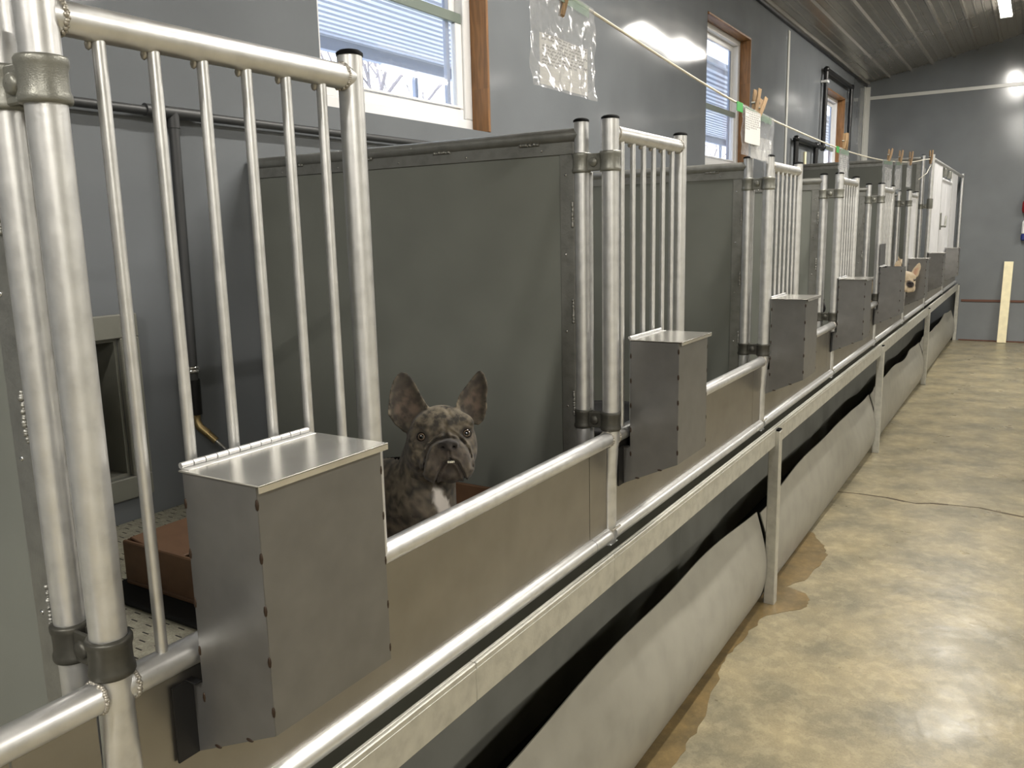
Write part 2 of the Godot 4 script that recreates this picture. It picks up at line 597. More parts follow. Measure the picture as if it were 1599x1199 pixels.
func build_room() -> void:
	var f := MB.new()
	f.span(Vector3(WX - 0.2, -0.2, ZE - 0.2), Vector3(XR + 0.2, 0, ZN + 0.2))
	var fo := struct("floor", f, M.floor)
	var st := MB.new()
	var edge := [[-0.02, -1.2], [-0.02, -1.7], [0.035, -1.95], [0.03, -2.2], [0.02, -2.36], [0.03, -2.55], [0.026, -2.75], [-0.01, -2.95], [-0.045, -3.14], [-0.03, -3.3], [-0.012, -3.49], [0.035, -3.66], [0.10, -3.75], [0.165, -3.81], [0.187, -3.865], [0.175, -3.94], [0.145, -4.006], [0.058, -4.044], [0.105, -4.16], [0.14, -4.38], [0.135, -4.57], [0.08, -4.7], [0.036, -4.79], [-0.01, -4.9]]
	var poly := PackedVector2Array()
	var jn := FastNoiseLite.new()
	jn.seed = 2
	jn.frequency = 6.0
	for i in edge.size() - 1:
		for q in 5:
			var ex := lerpf(edge[i][0], edge[i + 1][0], q / 5.0)
			var ez := lerpf(edge[i][1], edge[i + 1][1], q / 5.0)
			poly.append(Vector2(ex + 0.07 * clampf((ez + 3.8) / 0.4, 0.3, 1.0) + 0.022 * jn.get_noise_2d(ez, 0.0) + 0.008 * jn.get_noise_2d(ez * 4.0, 9.0), ez))
	poly.append(Vector2(-0.05, -4.9)); poly.append(Vector2(-0.05, -1.2))
	st.prism(poly, 0.0008, Transform3D(Basis(Vector3(1, 0, 0), Vector3(0, 0, 1), Vector3(0, -1, 0)), Vector3(0, 0.0009, 0)))
	obj("water_stain", st, M.stain, fo)
	var ck := MB.new()
	var pts := [[-0.01, -5.755], [0.12, -5.775], [0.292, -5.771], [0.40, -5.74], [0.469, -5.73], [0.55, -5.775], [0.648, -5.796], [0.826, -5.819], [0.95, -5.78], [1.06, -5.752], [1.6, -5.80], [2.6, -5.7]]
	for i in pts.size() - 1:
		var a := Vector3(pts[i][0], 0.0007, pts[i][1])
		var b := Vector3(pts[i + 1][0], 0.0007, pts[i + 1][1])
		var d := (b - a).normalized()
		ck.box((a + b) * 0.5, Vector3((b - a).length() + 0.004, 0.0012, 0.010 + 0.006 * (i % 3)), 0.0, Basis(d, Vector3.UP, d.cross(Vector3.UP)))
	obj("floor_crack", ck, M.crack, fo)
	# walls
	var w := MB.new()
	var holes := []
	for z in WIN: holes.append([SILL, HEAD, z[0], z[1]])
	holes.append([1.033, 1.478, -1.545, -1.26])
	slab_with_holes(w, WX - 0.18, WX, 0.0, EAVE + 0.02, ZE, ZN, holes)
	struct("wall_left", w, M.wall)
	var r := MB.new()
	r.span(Vector3(XR, 0, ZE), Vector3(XR + 0.18, EAVE + 0.02, ZN))
	struct("wall_right", r, M.white_wall)
	var gable := PackedVector2Array([Vector2(WX - 0.18, 0), Vector2(XR + 0.18, 0), Vector2(XR + 0.18, EAVE + 0.05), Vector2(RIDGE_X, RIDGE_Y + 0.1), Vector2(WX - 0.18, EAVE + 0.05)])
	var e1 := MB.new()
	e1.prism(gable, 0.09, Transform3D(Basis(), Vector3(0, 0, ZE - 0.09)))
	struct("wall_end", e1, M.endwall)
	var e2 := MB.new()
	e2.prism(gable, 0.09, Transform3D(Basis(), Vector3(0, 0, ZN + 0.09)))
	struct("wall_back", e2, M.endwall)
	# ribbed sheet-metal ceiling: overhead slabs with the sheets as parts
	var cb := MB.new()
	for s in 2:
		var a := Vector2(WX - 0.2, EAVE + 0.005) if s == 0 else Vector2(XR + 0.2, EAVE + 0.005)
		var b := Vector2(RIDGE_X, RIDGE_Y + 0.055)
		if s == 0: a.y -= 0.0
		cb.prism(PackedVector2Array([a + Vector2(0, 0.03), b, b + Vector2(0, 0.15), a + Vector2(0, 0.18)]), (ZN - ZE) * 0.5 + 0.18, Transform3D(Basis(), Vector3(0, 0, (ZN + ZE) * 0.5)))
	var co := struct("ceiling", cb, M.ceiling)
	var prof := []
	for k in 3:
		var o := k * 0.3
		prof.append_array([[o, 0.0], [o + 0.018, 0.03], [o + 0.042, 0.03], [o + 0.060, 0.0], [o + 0.125, 0.0], [o + 0.133, 0.008], [o + 0.148, 0.008], [o + 0.156, 0.0], [o + 0.21, 0.0], [o + 0.218, 0.008], [o + 0.233, 0.008], [o + 0.241, 0.0]])
	prof.append([0.9, 0.0]); prof.append([0.918, 0.03]); prof.append([0.942, 0.03])
	for s in 2:
		var run := Vector3(RIDGE_X - WX, RIDGE_Y - EAVE, 0).normalized() if s == 0 else Vector3(RIDGE_X - XR, RIDGE_Y - EAVE, 0).normalized()
		var start := Vector3(WX, EAVE, 0) if s == 0 else Vector3(XR, EAVE, 0)
		var down := Vector3(run.y, -run.x, 0) * (1.0 if s == 0 else -1.0)
		for k in 4:
			var mb := MB.new()
			for i in prof.size() - 1:
				var u0: float = prof[i][0] + k * 0.9
				var u1: float = prof[i + 1][0] + k * 0.9
				if u0 > 3.84: break
				var dz := 0.002 * (k % 2)
				var a: Vector3 = start + run * u0 + down * (prof[i][1] + dz)
				var b: Vector3 = start + run * u1 + down * (prof[i + 1][1] + dz)
				var nn := (b - a).cross(Vector3(0, 0, 1)).normalized()
				if nn.dot(down) < 0.0: nn = -nn
				for side in [0.0, 0.0012]:
					var o: Vector3 = -down * float(side)
					mb.quad(a + o + Vector3(0, 0, ZE), b + o + Vector3(0, 0, ZE), b + o + Vector3(0, 0, ZN), a + o + Vector3(0, 0, ZN), nn if side == 0.0 else -nn)
			obj("ceiling_panel", mb, M.ceiling, co)
	# trims
	var t1 := MB.new()
	t1.span(Vector3(WX, EAVE - 0.05, ZE), Vector3(WX + 0.03, EAVE + 0.0, ZN), 0.004)
	struct("trim_1", t1, M.dark_trim)
	var t2 := MB.new()
	t2.span(Vector3(WX, 2.0, -9.685), Vector3(WX + 0.012, 3.85, -9.62), 0.003)
	struct("trim_2", t2, M.trim)
	var t3 := MB.new()
	t3.span(Vector3(WX, 0, ZE), Vector3(WX + 0.075, EAVE - 0.06, ZE + 0.012), 0.003)
	t3.span(Vector3(WX, 0, ZE + 0.012), Vector3(WX + 0.012, EAVE - 0.06, ZE + 0.11), 0.003)
	struct("trim_3", t3, M.trim)
	var t4 := MB.new()
	t4.span(Vector3(WX + 0.075, 3.685, ZE), Vector3(XR, 3.735, ZE + 0.014), 0.003)
	struct("trim_4", t4, M.trim)
	var t5 := MB.new()
	t5.span(Vector3(0.1, 0.595, ZE), Vector3(XR, 0.63, ZE + 0.012), 0.003)
	struct("trim_5", t5, M.rust)
	var t6 := MB.new()
	t6.span(Vector3(0.1, 0.0, ZE), Vector3(XR, 0.02, ZE + 0.012), 0.003)
	struct("trim_6", t6, M.rust)

func build_windows() -> void:
	for i in 3:
		var z0: float = WIN[i][0]
		var z1: float = WIN[i][1]
		var fx := -1.56
		var w := Node3D.new()
		w.name = "window_%d" % (i + 1)
		w.set_meta("kind", "structure")
		add_child(w)
		var f := MB.new()   # vinyl frame
		f.span(Vector3(fx - 0.045, SILL, z0), Vector3(fx + 0.04, SILL + 0.065, z1), 0.005)
		f.span(Vector3(fx - 0.045, HEAD - 0.065, z0), Vector3(fx + 0.04, HEAD, z1), 0.005)
		f.span(Vector3(fx - 0.045, SILL + 0.065, z0), Vector3(fx + 0.04, HEAD - 0.065, z0 + 0.075), 0.005)
		f.span(Vector3(fx - 0.045, SILL + 0.065, z1 - 0.075), Vector3(fx + 0.04, HEAD - 0.065, z1), 0.005)
		obj("window_frame", f, M.vinyl, w)
		var mid := 2.83
		for s in 2:
			var y0 := SILL + 0.065 if s == 0 else mid - 0.01
			var y1 := mid + 0.03 if s == 0 else HEAD - 0.065
			var x := fx + 0.012 if s == 0 else fx - 0.025
			var a := MB.new()
			var q := 0.05
			a.span(Vector3(x - 0.014, y0, z0 + 0.075), Vector3(x + 0.014, y0 + q, z1 - 0.075), 0.003)
			var mr := MB.new()
			(mr if s == 0 else a).span(Vector3(x - 0.014, y1 - q, z0 + 0.075), Vector3(x + 0.014, y1, z1 - 0.075), 0.003)
			if s == 0: obj("meeting_rail", mr, M.vinyl_shaded, w)
			a.span(Vector3(x - 0.014, y0 + q, z0 + 0.075), Vector3(x + 0.014, y1 - q, z0 + 0.075 + q), 0.003)
			a.span(Vector3(x - 0.014, y0 + q, z1 - 0.075 - q), Vector3(x + 0.014, y1 - q, z1 - 0.075), 0.003)
			if s == 0: a.span(Vector3(x + 0.010, y0 + q, z0 + 0.10), Vector3(x + 0.022, y0 + q + 0.012, z1 - 0.10), 0.002)
			var so := obj("sash", a, M.vinyl, w)
			var p := MB.new()
			p.span(Vector3(x - 0.003, y0 + q, z0 + 0.075 + q), Vector3(x + 0.003, y1 - q, z1 - 0.075 - q))
			obj("pane", p, M.glass, so)
		for zl in [z0 + 0.127, z1 - 0.155]:
			var b := MB.new()
			b.span(Vector3(fx - 0.032, SILL + 0.115, zl), Vector3(fx - 0.012, HEAD - 0.115, zl + 0.03), 0.003)
			obj("stile_reflection", b, M.beam_out, w)  # bluish strip drawn for the reflection of the sash stile
		# timber lining of the reveal
		for j in 3:
			var b := MB.new()
			if j < 2:
				var za := z0 if j == 0 else z1 - 0.02
				b.span(Vector3(fx + 0.04, SILL, za), Vector3(WX + (0.004 if j == 0 else -0.035), HEAD, za + 0.02), 0.003)
			else:
				b.span(Vector3(fx + 0.04, HEAD - 0.02, z0 + 0.02), Vector3(WX + 0.006, HEAD, z1 - 0.02), 0.003)
			obj("jamb_board", b, M.wood, w)

func build_outside() -> void:
	var g := MB.new()
	g.span(Vector3(-60, -0.5, -60), Vector3(WX - 0.25, -0.3, 30))
	struct("ground", g, M.ground)
	var t := thing("porch_roof", "white ribbed porch roof outside the windows, on grey posts", "porch")
	var mb := MB.new()
	for i in 46:
		var x := -1.66 - i * 0.045
		var lo := 3.285 if i % 2 == 0 else 3.245
		mb.span(Vector3(x - 0.045, lo, -18.0), Vector3(x, 3.33, 3.0))
	obj("ribbed_soffit", mb, M.soffit, t)
	var b := MB.new()
	b.span(Vector3(-3.66, 3.155, -18), Vector3(-3.6, 3.26, 3))
	obj("porch_beam", b, M.beam_out, t)
	for z in [-0.8, -3.2, -5.95, -8.7, -11.5, -14.2]:
		var p := MB.new()
		p.span(Vector3(-3.65, -0.3, z - 0.02), Vector3(-3.61, 3.155, z + 0.02), 0.004)
		obj("porch_post", p, M.beam_out, t)
	# bare trees
	var rng := RandomNumberGenerator.new()
	rng.seed = 77
	for k in 3:
		var base: Vector3 = [Vector3(-8.6, -0.3, -11.7), Vector3(-13.5, -0.3, -19.2), Vector3(-12.0, -0.3, -36.0)][k]
		var tr := thing("bare_tree", ["leafless tree behind the near window, thick leaning limb", "thin leafless tree right of the porch post in the near window", "leafless tree seen through the second window"][k], "tree", base)
		var trunk := MB.new()
		var top := Vector3(rng.randf_range(-0.3, 0.3), 4.4, 0.2)
		trunk.sweep(PackedVector3Array([Vector3.ZERO, Vector3(0.05, 1.5, 0.05), top]), 0.10, 8, 0.6)
		obj("trunk", trunk, M.bark, tr)
		var br := MB.new()
		for j in 7:
			var a := TAU * j / 7.0 + rng.randf()
			branch(br, top * rng.randf_range(0.75, 1.0), Vector3(cos(a) * 0.7, 0.8, sin(a) * 0.9).normalized(), 1.7, 0.034, 4, rng)
		obj("branches", br, M.bark, tr).set_meta("kind", "stuff")

func branch(mb: MB, p: Vector3, d: Vector3, l: float, r: float, depth: int, rng: RandomNumberGenerator) -> void:
	var q := p + d * l * 0.5 + Vector3(rng.randf_range(-1, 1), rng.randf_range(-1, 1), rng.randf_range(-1, 1)) * l * 0.06
	var e := p + d * l
	mb.sweep(PackedVector3Array([p, q, e]), r, 5, 0.6)
	if depth == 0: return
	for i in 3:
		var nd := (d + Vector3(rng.randf_range(-1, 1), rng.randf_range(-0.4, 0.8), rng.randf_range(-1, 1)) * 0.65).normalized()
		branch(mb, p.lerp(e, rng.randf_range(0.5, 1.0)), nd, l * rng.randf_range(0.5, 0.72), r * 0.55, depth - 1, rng)

# ---------------------------------------------------------------- kennels
const WHICH := ["nearest", "second", "third", "fourth", "fifth", "sixth", "seventh", "last"]

func cap(mb: MB, at: Vector3, r: float) -> void:
	mb.lathe(at, Vector3.UP, [Vector2(r + 0.0015, -0.004), Vector2(r + 0.0015, 0.001), Vector2(r * 0.8, 0.005), Vector2(r * 0.4, 0.007), Vector2(0.0005, 0.0075)], 20)

func bead(mb: MB, at: Vector3, ax: Vector3, l: float, r: float, sd: int) -> void:
	# a run of weld: overlapping small lumps
	var k := maxi(2, int(l / (r * 0.55)))
	for i in k:
		var w := fmod(absf(sin(float(sd * 13 + i * 7)) * 43.1), 1.0)
		mb.ball(at + ax * l * (float(i) / (k - 1) - 0.5) + Vector3(0, (w - 0.5) * r * 0.5, (w - 0.5) * r * 0.4), Vector3(r, r, r) * (0.65 + 0.35 * w), 7)

func ring_weld(mb: MB, at: Vector3, ax: Vector3, rad: float, r: float, sd: int) -> void:
	var e := ax.cross(Vector3.UP if absf(ax.y) < 0.9 else Vector3.RIGHT).normalized()
	var f := ax.cross(e)
	for i in 40:
		var w := TAU * i / 40.0
		var k := fmod(absf(sin(float(sd * 31 + i * 17)) * 91.7), 1.0)
		mb.ball(at + (e * cos(w) + f * sin(w)) * rad + ax * (k - 0.5) * 0.004, Vector3.ONE * r * (0.65 + 0.4 * k), 6)

func stub(mb: MB, z: float) -> void:
	# the post below the low rail, pinched flat towards its foot
	var seg := 24
	var rows := [[RAIL - 0.01, 0.0225, 0.0225], [RAIL - 0.045, 0.021, 0.0235], [RAIL - 0.10, 0.016, 0.026], [RAIL - 0.16, 0.013, 0.0275], [0.93, 0.012, 0.028], [0.868, 0.012, 0.028]]
	var s := mb.v.size()
	for rw in rows:
		for i in seg + 1:
			var w := TAU * i / seg
			mb.v.append(Vector3(cos(w) * rw[1], rw[0], z + sin(w) * rw[2]))
			mb.n.append(Vector3(cos(w) / rw[1], 0, sin(w) / rw[2]).normalized())
	for k in rows.size() - 1:
		for i in seg:
			var q := s + k * (seg + 1) + i
			mb.tri(q, q + 1, q + seg + 2); mb.tri(q, q + seg + 2, q + seg + 1)
	mb.box(Vector3(0, 0.868, z), Vector3(0.022, 0.004, 0.05), 0.001)

func kennel_gate(k: int) -> void:
	var za: float = ZA[k] if k >= 0 else 0.97
	var zn: float = ZA[k + 1]
	var tall := k >= 6
	var lab := ""
	if k < 0: lab = "aluminium kennel front at the left edge of the picture, cut off by it"
	elif k == 0: lab = "nearest barred kennel front, with the grey dog looking over its low rail"
	elif k == 5: lab = "sixth kennel front from the camera, with a white panel instead of bars"
	elif k == 6: lab = "low rail and steel panel under the near half of the tall white gate"
	elif k == 7: lab = "low rail and steel panel under the far half of the tall white gate"
	else: lab = "%s barred aluminium kennel front from the camera, lower rail along the opening" % WHICH[k]
	var t := thing("kennel_gate", lab, "kennel gate", Vector3(0, 0, za), "kennel fronts along the aisle")
	var len := zn - za
	var zb := -0.528
	# low rail, bottom pipe, steel kick panel
	var a := MB.new()
	a.tube(Vector3(0, RAIL, -0.002), Vector3(0, RAIL, len + 0.022), 0.0215, 24)
	obj("low_rail", a, M.alu, t)
	a = MB.new()
	a.tube(Vector3(0, PIPE, 0.0), Vector3(0, PIPE, len * 0.915), 0.0215, 24)
	a.tube(Vector3(0, PIPE, len * 0.915), Vector3(0, PIPE, len * 0.9165), 0.0195, 24, false)
	a.tube(Vector3(0, PIPE, len * 0.9165), Vector3(0, PIPE, len + 0.028), 0.0215, 24)
	obj("bottom_pipe", a, M.alu, t)
	a = MB.new()
	a.span(Vector3(-0.003, PIPE + 0.01, -0.012), Vector3(0.0, RAIL - 0.01, len * 0.91), 0.0005)
	a.span(Vector3(-0.003, PIPE + 0.01, len * 0.9115), Vector3(0.0005, RAIL - 0.01, len + 0.029), 0.0005)
	obj("kick_panel", a, M.kick, t)
	a = MB.new()
	stub(a, 0.0)
	obj("pinched_foot", a, M.alu, t)
	a = MB.new()
	ring_weld(a, Vector3(0, RAIL, 0.024), Vector3(0, 0, 1), 0.0215, 0.0038, k + 3)
	ring_weld(a, Vector3(0, RAIL, -0.024), Vector3(0, 0, 1), 0.0215, 0.0038, k + 9)
	bead(a, Vector3(0.018, PIPE + 0.018, 0.0), Vector3(0, 0, 1), 0.05, 0.0038, k + 1)
	obj("weld_bead", a, M.weld, t).set_meta("kind", "stuff")
	if tall: return
	# posts
	a = MB.new()
	a.tube(Vector3(0, RAIL - 0.02, 0), Vector3(0, 2.074, 0), 0.0235, 28)
	obj("post", a, M.alu, t)
	a = MB.new()
	cap(a, Vector3(0, 2.074, 0), 0.0235)
	obj("post_cap", a, M.dark_cap, t)
	if k >= 0:
		a = MB.new()
		a.tube(Vector3(0, RAIL, zb), Vector3(0, 2.074, zb), 0.0212, 24)
		obj("post", a, M.alu, t)
		a = MB.new()
		cap(a, Vector3(0, 2.074, zb), 0.0212)
		obj("post_cap", a, M.dark_cap, t)
		a = MB.new()
		a.tube(Vector3(0, TOPR, 0), Vector3(0, TOPR, zb), 0.0205, 24)
		obj("top_rail", a, M.alu, t)
		if k == 5:
			a = MB.new()
			a.span(Vector3(-0.006, RAIL + 0.01, zb + 0.022), Vector3(0.006, TOPR - 0.018, -0.024), 0.002)
			obj("white_panel", a, M.white_panel, t)
		else:
			for i in 6:
				a = MB.new()
				var z := -0.0765 * (i + 1) + 0.002
				a.tube(Vector3(0, RAIL + 0.015, z), Vector3(0, TOPR - 0.012, z), 0.0083, 14)
				obj("bar", a, M.alu, t)
		a = MB.new()
		ring_weld(a, Vector3(0, TOPR, -0.026), Vector3(0, 0, 1), 0.0205, 0.0036, k + 5)
		ring_weld(a, Vector3(0, TOPR, zb + 0.023), Vector3(0, 0, 1), 0.0205, 0.0034, k + 2)
		for i in 6:
			if k == 5: break
			a.ball(Vector3(-0.006, TOPR - 0.022, -0.0765 * (i + 1) + 0.012), Vector3(0.006, 0.008, 0.004), 7)
		obj("weld_bead", a, M.weld, t).set_meta("kind", "stuff")

func clamp_pair(k: int, y: float, which: String) -> void:
	var z: float = ZA[k]
	var t := thing("pipe_clamp", "%s galvanised clamp tying the post pair at the %s partition" % [which, WHICH[k]], "clamp", Vector3(0, y, z), "pipe clamps on the post pairs")
	var a := MB.new()
	var prof := func(r: float) -> Array: return [Vector2(r, -0.027), Vector2(r + 0.0045, -0.0265), Vector2(r + 0.006, -0.023), Vector2(r + 0.0058, -0.017), Vector2(r + 0.0038, -0.012), Vector2(r + 0.0036, 0.0), Vector2(r + 0.0038, 0.012), Vector2(r + 0.0058, 0.017), Vector2(r + 0.006, 0.023), Vector2(r + 0.0045, 0.0265), Vector2(r, 0.027)]
	a.lathe(Vector3(-0.088, 0, 0), Vector3.UP, prof.call(0.0208), 28)
	a.lathe(Vector3(0, 0, 0), Vector3.UP, prof.call(0.0238), 28)
	a.box(Vector3(-0.045, 0, 0.008), Vector3(0.042, 0.046, 0.006), 0.002)
	a.box(Vector3(-0.045, 0, -0.008), Vector3(0.042, 0.046, 0.006), 0.002)
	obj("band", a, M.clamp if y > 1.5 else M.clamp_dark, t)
	a = MB.new()
	a.lathe(Vector3(-0.046, 0, 0.011), Vector3(0, 0, 1), [Vector2(0.013, 0.0), Vector2(0.0125, 0.004), Vector2(0.009, 0.007), Vector2(0.0005, 0.0085)], 16)
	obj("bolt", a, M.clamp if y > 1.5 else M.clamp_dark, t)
	a = MB.new()
	a.lathe(Vector3(-0.046, 0, -0.011), Vector3(0, 0, -1), [Vector2(0.011, 0.0), Vector2(0.011, 0.007), Vector2(0.0005, 0.008)], 6)
	obj("nut", a, M.clamp, t)

func partition(k: int) -> void:
	var z: float = ZA[k]
	var tall := k == 6
	var top := 2.46 if tall else TOPR
	var t := thing("kennel_partition", "tall dark partition at the near end of the white gate" if tall else ("grey kennel partition at the left edge, seen edge-on behind its post" if k == 0 else ("large grey partition behind the grey dog" if k == 1 else "%s grey kennel partition from the camera, its tube running to the wall" % WHICH[k])), "partition", Vector3(-0.088, 0, z), "grey partitions between kennels")
	var x0 := WX + 0.088 + 0.012     # local x of the wall end
	var a := MB.new()
	a.tube(Vector3(0, FLOOR, 0), Vector3(0, top + 0.038, 0), 0.0208, 24)
	obj("post", a, M.alu, t)
	a = MB.new()
	cap(a, Vector3(0, top + 0.038, 0), 0.0208)
	obj("post_cap", a, M.dark_cap, t)
	a = MB.new()
	a.span(Vector3(0.008, FLOOR + 0.02, -0.024), Vector3(0.024, top - 0.1, -0.016), 0.001)
	obj("flat_bar", a, M.alu, t)
	a = MB.new()
	a.tube(Vector3(0, top, 0), Vector3(x0, top, 0), 0.0205, 20)
	obj("top_tube", a, M.alu_dull, t)
	a = MB.new()
	a.span(Vector3(x0 + 0.01, FLOOR + 0.003, -0.008), Vector3(-0.03, top - 0.03, 0.008), 0.001)
	obj("panel", a, M.pvc, t)
	# edging strips
	a = MB.new()
	a.span(Vector3(x0, top - 0.050, 0.0085), Vector3(-0.018, top - 0.016, 0.0125), 0.001)
	a.span(Vector3(x0, top - 0.050, -0.0125), Vector3(-0.018, top - 0.016, -0.0085), 0.001)
	obj("edging_strip", a, M.alu_dull, t)
	for s in 2:
		a = MB.new()
		var xa := -0.062 if s == 0 else x0
		a.span(Vector3(xa, FLOOR + 0.003, 0.0085), Vector3(xa + 0.044, top - 0.0505, 0.0125), 0.001)
		a.span(Vector3(xa, FLOOR + 0.003, -0.0125), Vector3(xa + 0.044, top - 0.0505, -0.0085), 0.001)
		obj("edging_strip", a, M.alu_dull, t)
	# rivets and stitches of weld
	a = MB.new()
	for i in 5: a.ball(Vector3(-0.12 - i * 0.26, top - 0.036, 0.0125), Vector3(0.004, 0.004, 0.0025), 8)
	for i in 5: a.ball(Vector3(-0.045, 1.05 + i * 0.22, 0.0125), Vector3(0.004, 0.004, 0.0025), 8)
	for i in 6: a.ball(Vector3(x0 + 0.022, 1.0 + i * 0.19, 0.0125), Vector3(0.003, 0.003, 0.0025), 8)
	obj("rivet", a, M.chrome, t).set_meta("kind", "stuff")
	for i in 4:
		a = MB.new()
		bead(a, Vector3(-0.16 - i * 0.31, top - 0.018, 0.014), Vector3(1, 0, 0), 0.06, 0.0052, k * 5 + i)
		obj("weld_bead", a, M.alu_dull, t).set_meta("kind", "stuff")
	for i in 3:
		a = MB.new()
		bead(a, Vector3(-0.022, 1.28 + i * 0.27, 0.014), Vector3(0, 1, 0), 0.065, 0.005, k * 7 + i)
		obj("weld_bead", a, M.alu_dull, t).set_meta("kind", "stuff")

func feeder(k: int) -> void:
	var zf: float = [-0.697, -2.207, -3.74, -5.235, -6.785, -8.45, -10.10, -12.17][k]
	var w := 0.240
	var lab: String = ["large steel feeder box closest to the camera, beside the grey dog", "steel feeder box hung on the second kennel front", "steel feeder box hung on the third kennel front", "steel feeder box hung on the fourth kennel front", "steel feeder box with its lid standing open", "steel feeder box just behind the cream dog's head", "steel feeder box at the near part of the tall white gate", "farthest steel feeder box, at the end of the row"][k]
	var t := thing("feeder_box", lab, "feeder", Vector3(0, 0, zf), "steel feeders along the kennel row")
	var side := PackedVector2Array([Vector2(0.028, 1.459), Vector2(0.174, 1.459), Vector2(0.174, 1.108), Vector2(0.006, 1.03), Vector2(0.006, 1.145), Vector2(0.028, 1.145)])
	var a := MB.new()
	for z in [0.0, -w]:
		a.prism(side, 0.001, Transform3D(Basis(), Vector3(0, 0, z)))
	a.span(Vector3(0.172, 1.108, -w), Vector3(0.1745, 1.459, 0.0))
	a.span(Vector3(0.027, 1.145, -w), Vector3(0.029, 1.459, 0.0))
	a.prism(PackedVector2Array([Vector2(0.006, 1.03), Vector2(0.174, 1.108), Vector2(0.174, 1.110), Vector2(0.006, 1.032)]), w * 0.5, Transform3D(Basis(), Vector3(0, 0, -w * 0.5)))
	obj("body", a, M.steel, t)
	a = MB.new()
	for z in [0.0, -w]:
		var s := 1.0 if z == 0.0 else -1.0
		a = MB.new()
		a.span(Vector3(0.003, 1.03, z), Vector3(0.007, 1.148, z + 0.036 * s), 0.0005)
		a.span(Vector3(0.003, 1.146, z), Vector3(0.026, 1.149, z + 0.012 * s), 0.0005)
		obj("flange", a, M.dark_and_shaded_steel, t)  # feeder steel drawn darker, the shade on it put into the colour
	# lid, hinge
	a = MB.new()
	if k == 4:
		a.span(Vector3(0.022, 1.470, -w - 0.006), Vector3(0.0245, 1.632, 0.006), 0.0008)
	else:
		a.span(Vector3(0.026, 1.461, -w - 0.006), Vector3(0.186, 1.4635, 0.006), 0.0008)
		a.span(Vector3(0.184, 1.453, -w - 0.006), Vector3(0.186, 1.4635, 0.006), 0.0005)
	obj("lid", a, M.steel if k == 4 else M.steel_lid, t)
	a = MB.new()
	for i in 12:
		var z := -w * i / 12.0
		a.tube(Vector3(0.024, 1.468, z), Vector3(0.024, 1.468, z - w / 12.0 + 0.0015), 0.0045, 10)
	a.span(Vector3(0.024, 1.4632, -w), Vector3(0.042, 1.4645, 0.0), 0.0004)
	obj("hinge", a, M.alu, t)
	for i in 5:
		for j in 2:
			a = MB.new()
			a.ball(Vector3(0.1735 if j == 0 else 0.029, 1.435 - i * 0.073 - (0.02 if j else 0.0), 0.0006), Vector3(0.0032, 0.0085, 0.0022), 8)
			obj("weld_mark", a, M.burn, t)
		a = MB.new()
		a.ball(Vector3(0.1735, 1.42 - i * 0.073, -w), Vector3(0.0022, 0.0085, 0.0026), 8)
		obj("weld_mark", a, M.burn, t)
	for i in 2:
		a = MB.new()
		a.ball(Vector3(0.05 + i * 0.07, 1.052 + i * 0.033, 0.0006), Vector3(0.008, 0.003, 0.002), 8)
		obj("weld_mark", a, M.burn, t)

func tall_gate() -> void:
	var t := thing("tall_gate", "tall white panelled gate at the far end of the kennel row", "gate", Vector3(0, 0, ZA[6]))
	var L: float = ZA[8] - ZA[6]
	var tp := 2.455
	var a := MB.new()
	a.tube(Vector3(0, RAIL + 0.024, 0), Vector3(0, 2.5, 0), 0.0235, 24)
	obj("post", a, M.alu, t)
	a = MB.new()
	a.tube(Vector3(0, RAIL + 0.024, L), Vector3(0, 2.5, L), 0.0235, 24)
	obj("post", a, M.alu, t)
	a = MB.new()
	a.tube(Vector3(0, tp, 0), Vector3(0, tp, L), 0.022, 20)
	obj("top_rail", a, M.alu, t)
	for p in [[0.03, 0.52, 2.43], [0.535, 1.03, 2.43], [2.44, 3.3, 2.43]]:
		a = MB.new()
		a.span(Vector3(-0.012, RAIL + 0.026, -p[1]), Vector3(0.012, p[2], -p[0]), 0.003)
		obj("white_panel", a, M.white_panel, t)
	a = MB.new()
	for z in [1.05, 2.425]:
		a.tube(Vector3(0, RAIL + 0.024, -z), Vector3(0, tp, -z), 0.016, 14)
	obj("door_post", a, M.alu, t)
	a = MB.new()
	a.span(Vector3(-0.01, RAIL + 0.026, -1.73), Vector3(0.010, 2.27, -1.075), 0.003)
	a.span(Vector3(-0.01, RAIL + 0.026, -2.40), Vector3(0.010, 2.27, -1.745), 0.003)
	a.tube(Vector3(0.0, 2.29, -1.07), Vector3(0.0, 2.29, -2.405), 0.02, 14)
	var d := obj("door", a, M.white_panel, t)
	a = MB.new()
	a.span(Vector3(0.012, 1.70, -1.20), Vector3(0.022, 1.90, -1.13), 0.003)
	a.tube(Vector3(0.02, 1.74, -1.17), Vector3(0.06, 1.74, -1.24), 0.012, 10)
	a.tube(Vector3(0.06, 1.73, -1.24), Vector3(0.06, 1.86, -1.30), 0.012, 10)
	obj("latch", a, M.clamp, d)
	a = MB.new()
	a.span(Vector3(-0.02, 2.33, -1.5), Vector3(0.03, 2.42, -1.32), 0.005)
	a.span(Vector3(-0.02, 2.33, -2.1), Vector3(0.03, 2.42, -1.95), 0.005)
	obj("gate_stop", a, M.clamp, t)
	a = MB.new()
	a.lathe(Vector3(0, 1.99, 0), Vector3.UP, [Vector2(0.0238, -0.05), Vector2(0.031, -0.045), Vector2(0.031, 0.045), Vector2(0.0238, 0.05)], 20)
	obj("post_sleeve", a, M.clamp, t)

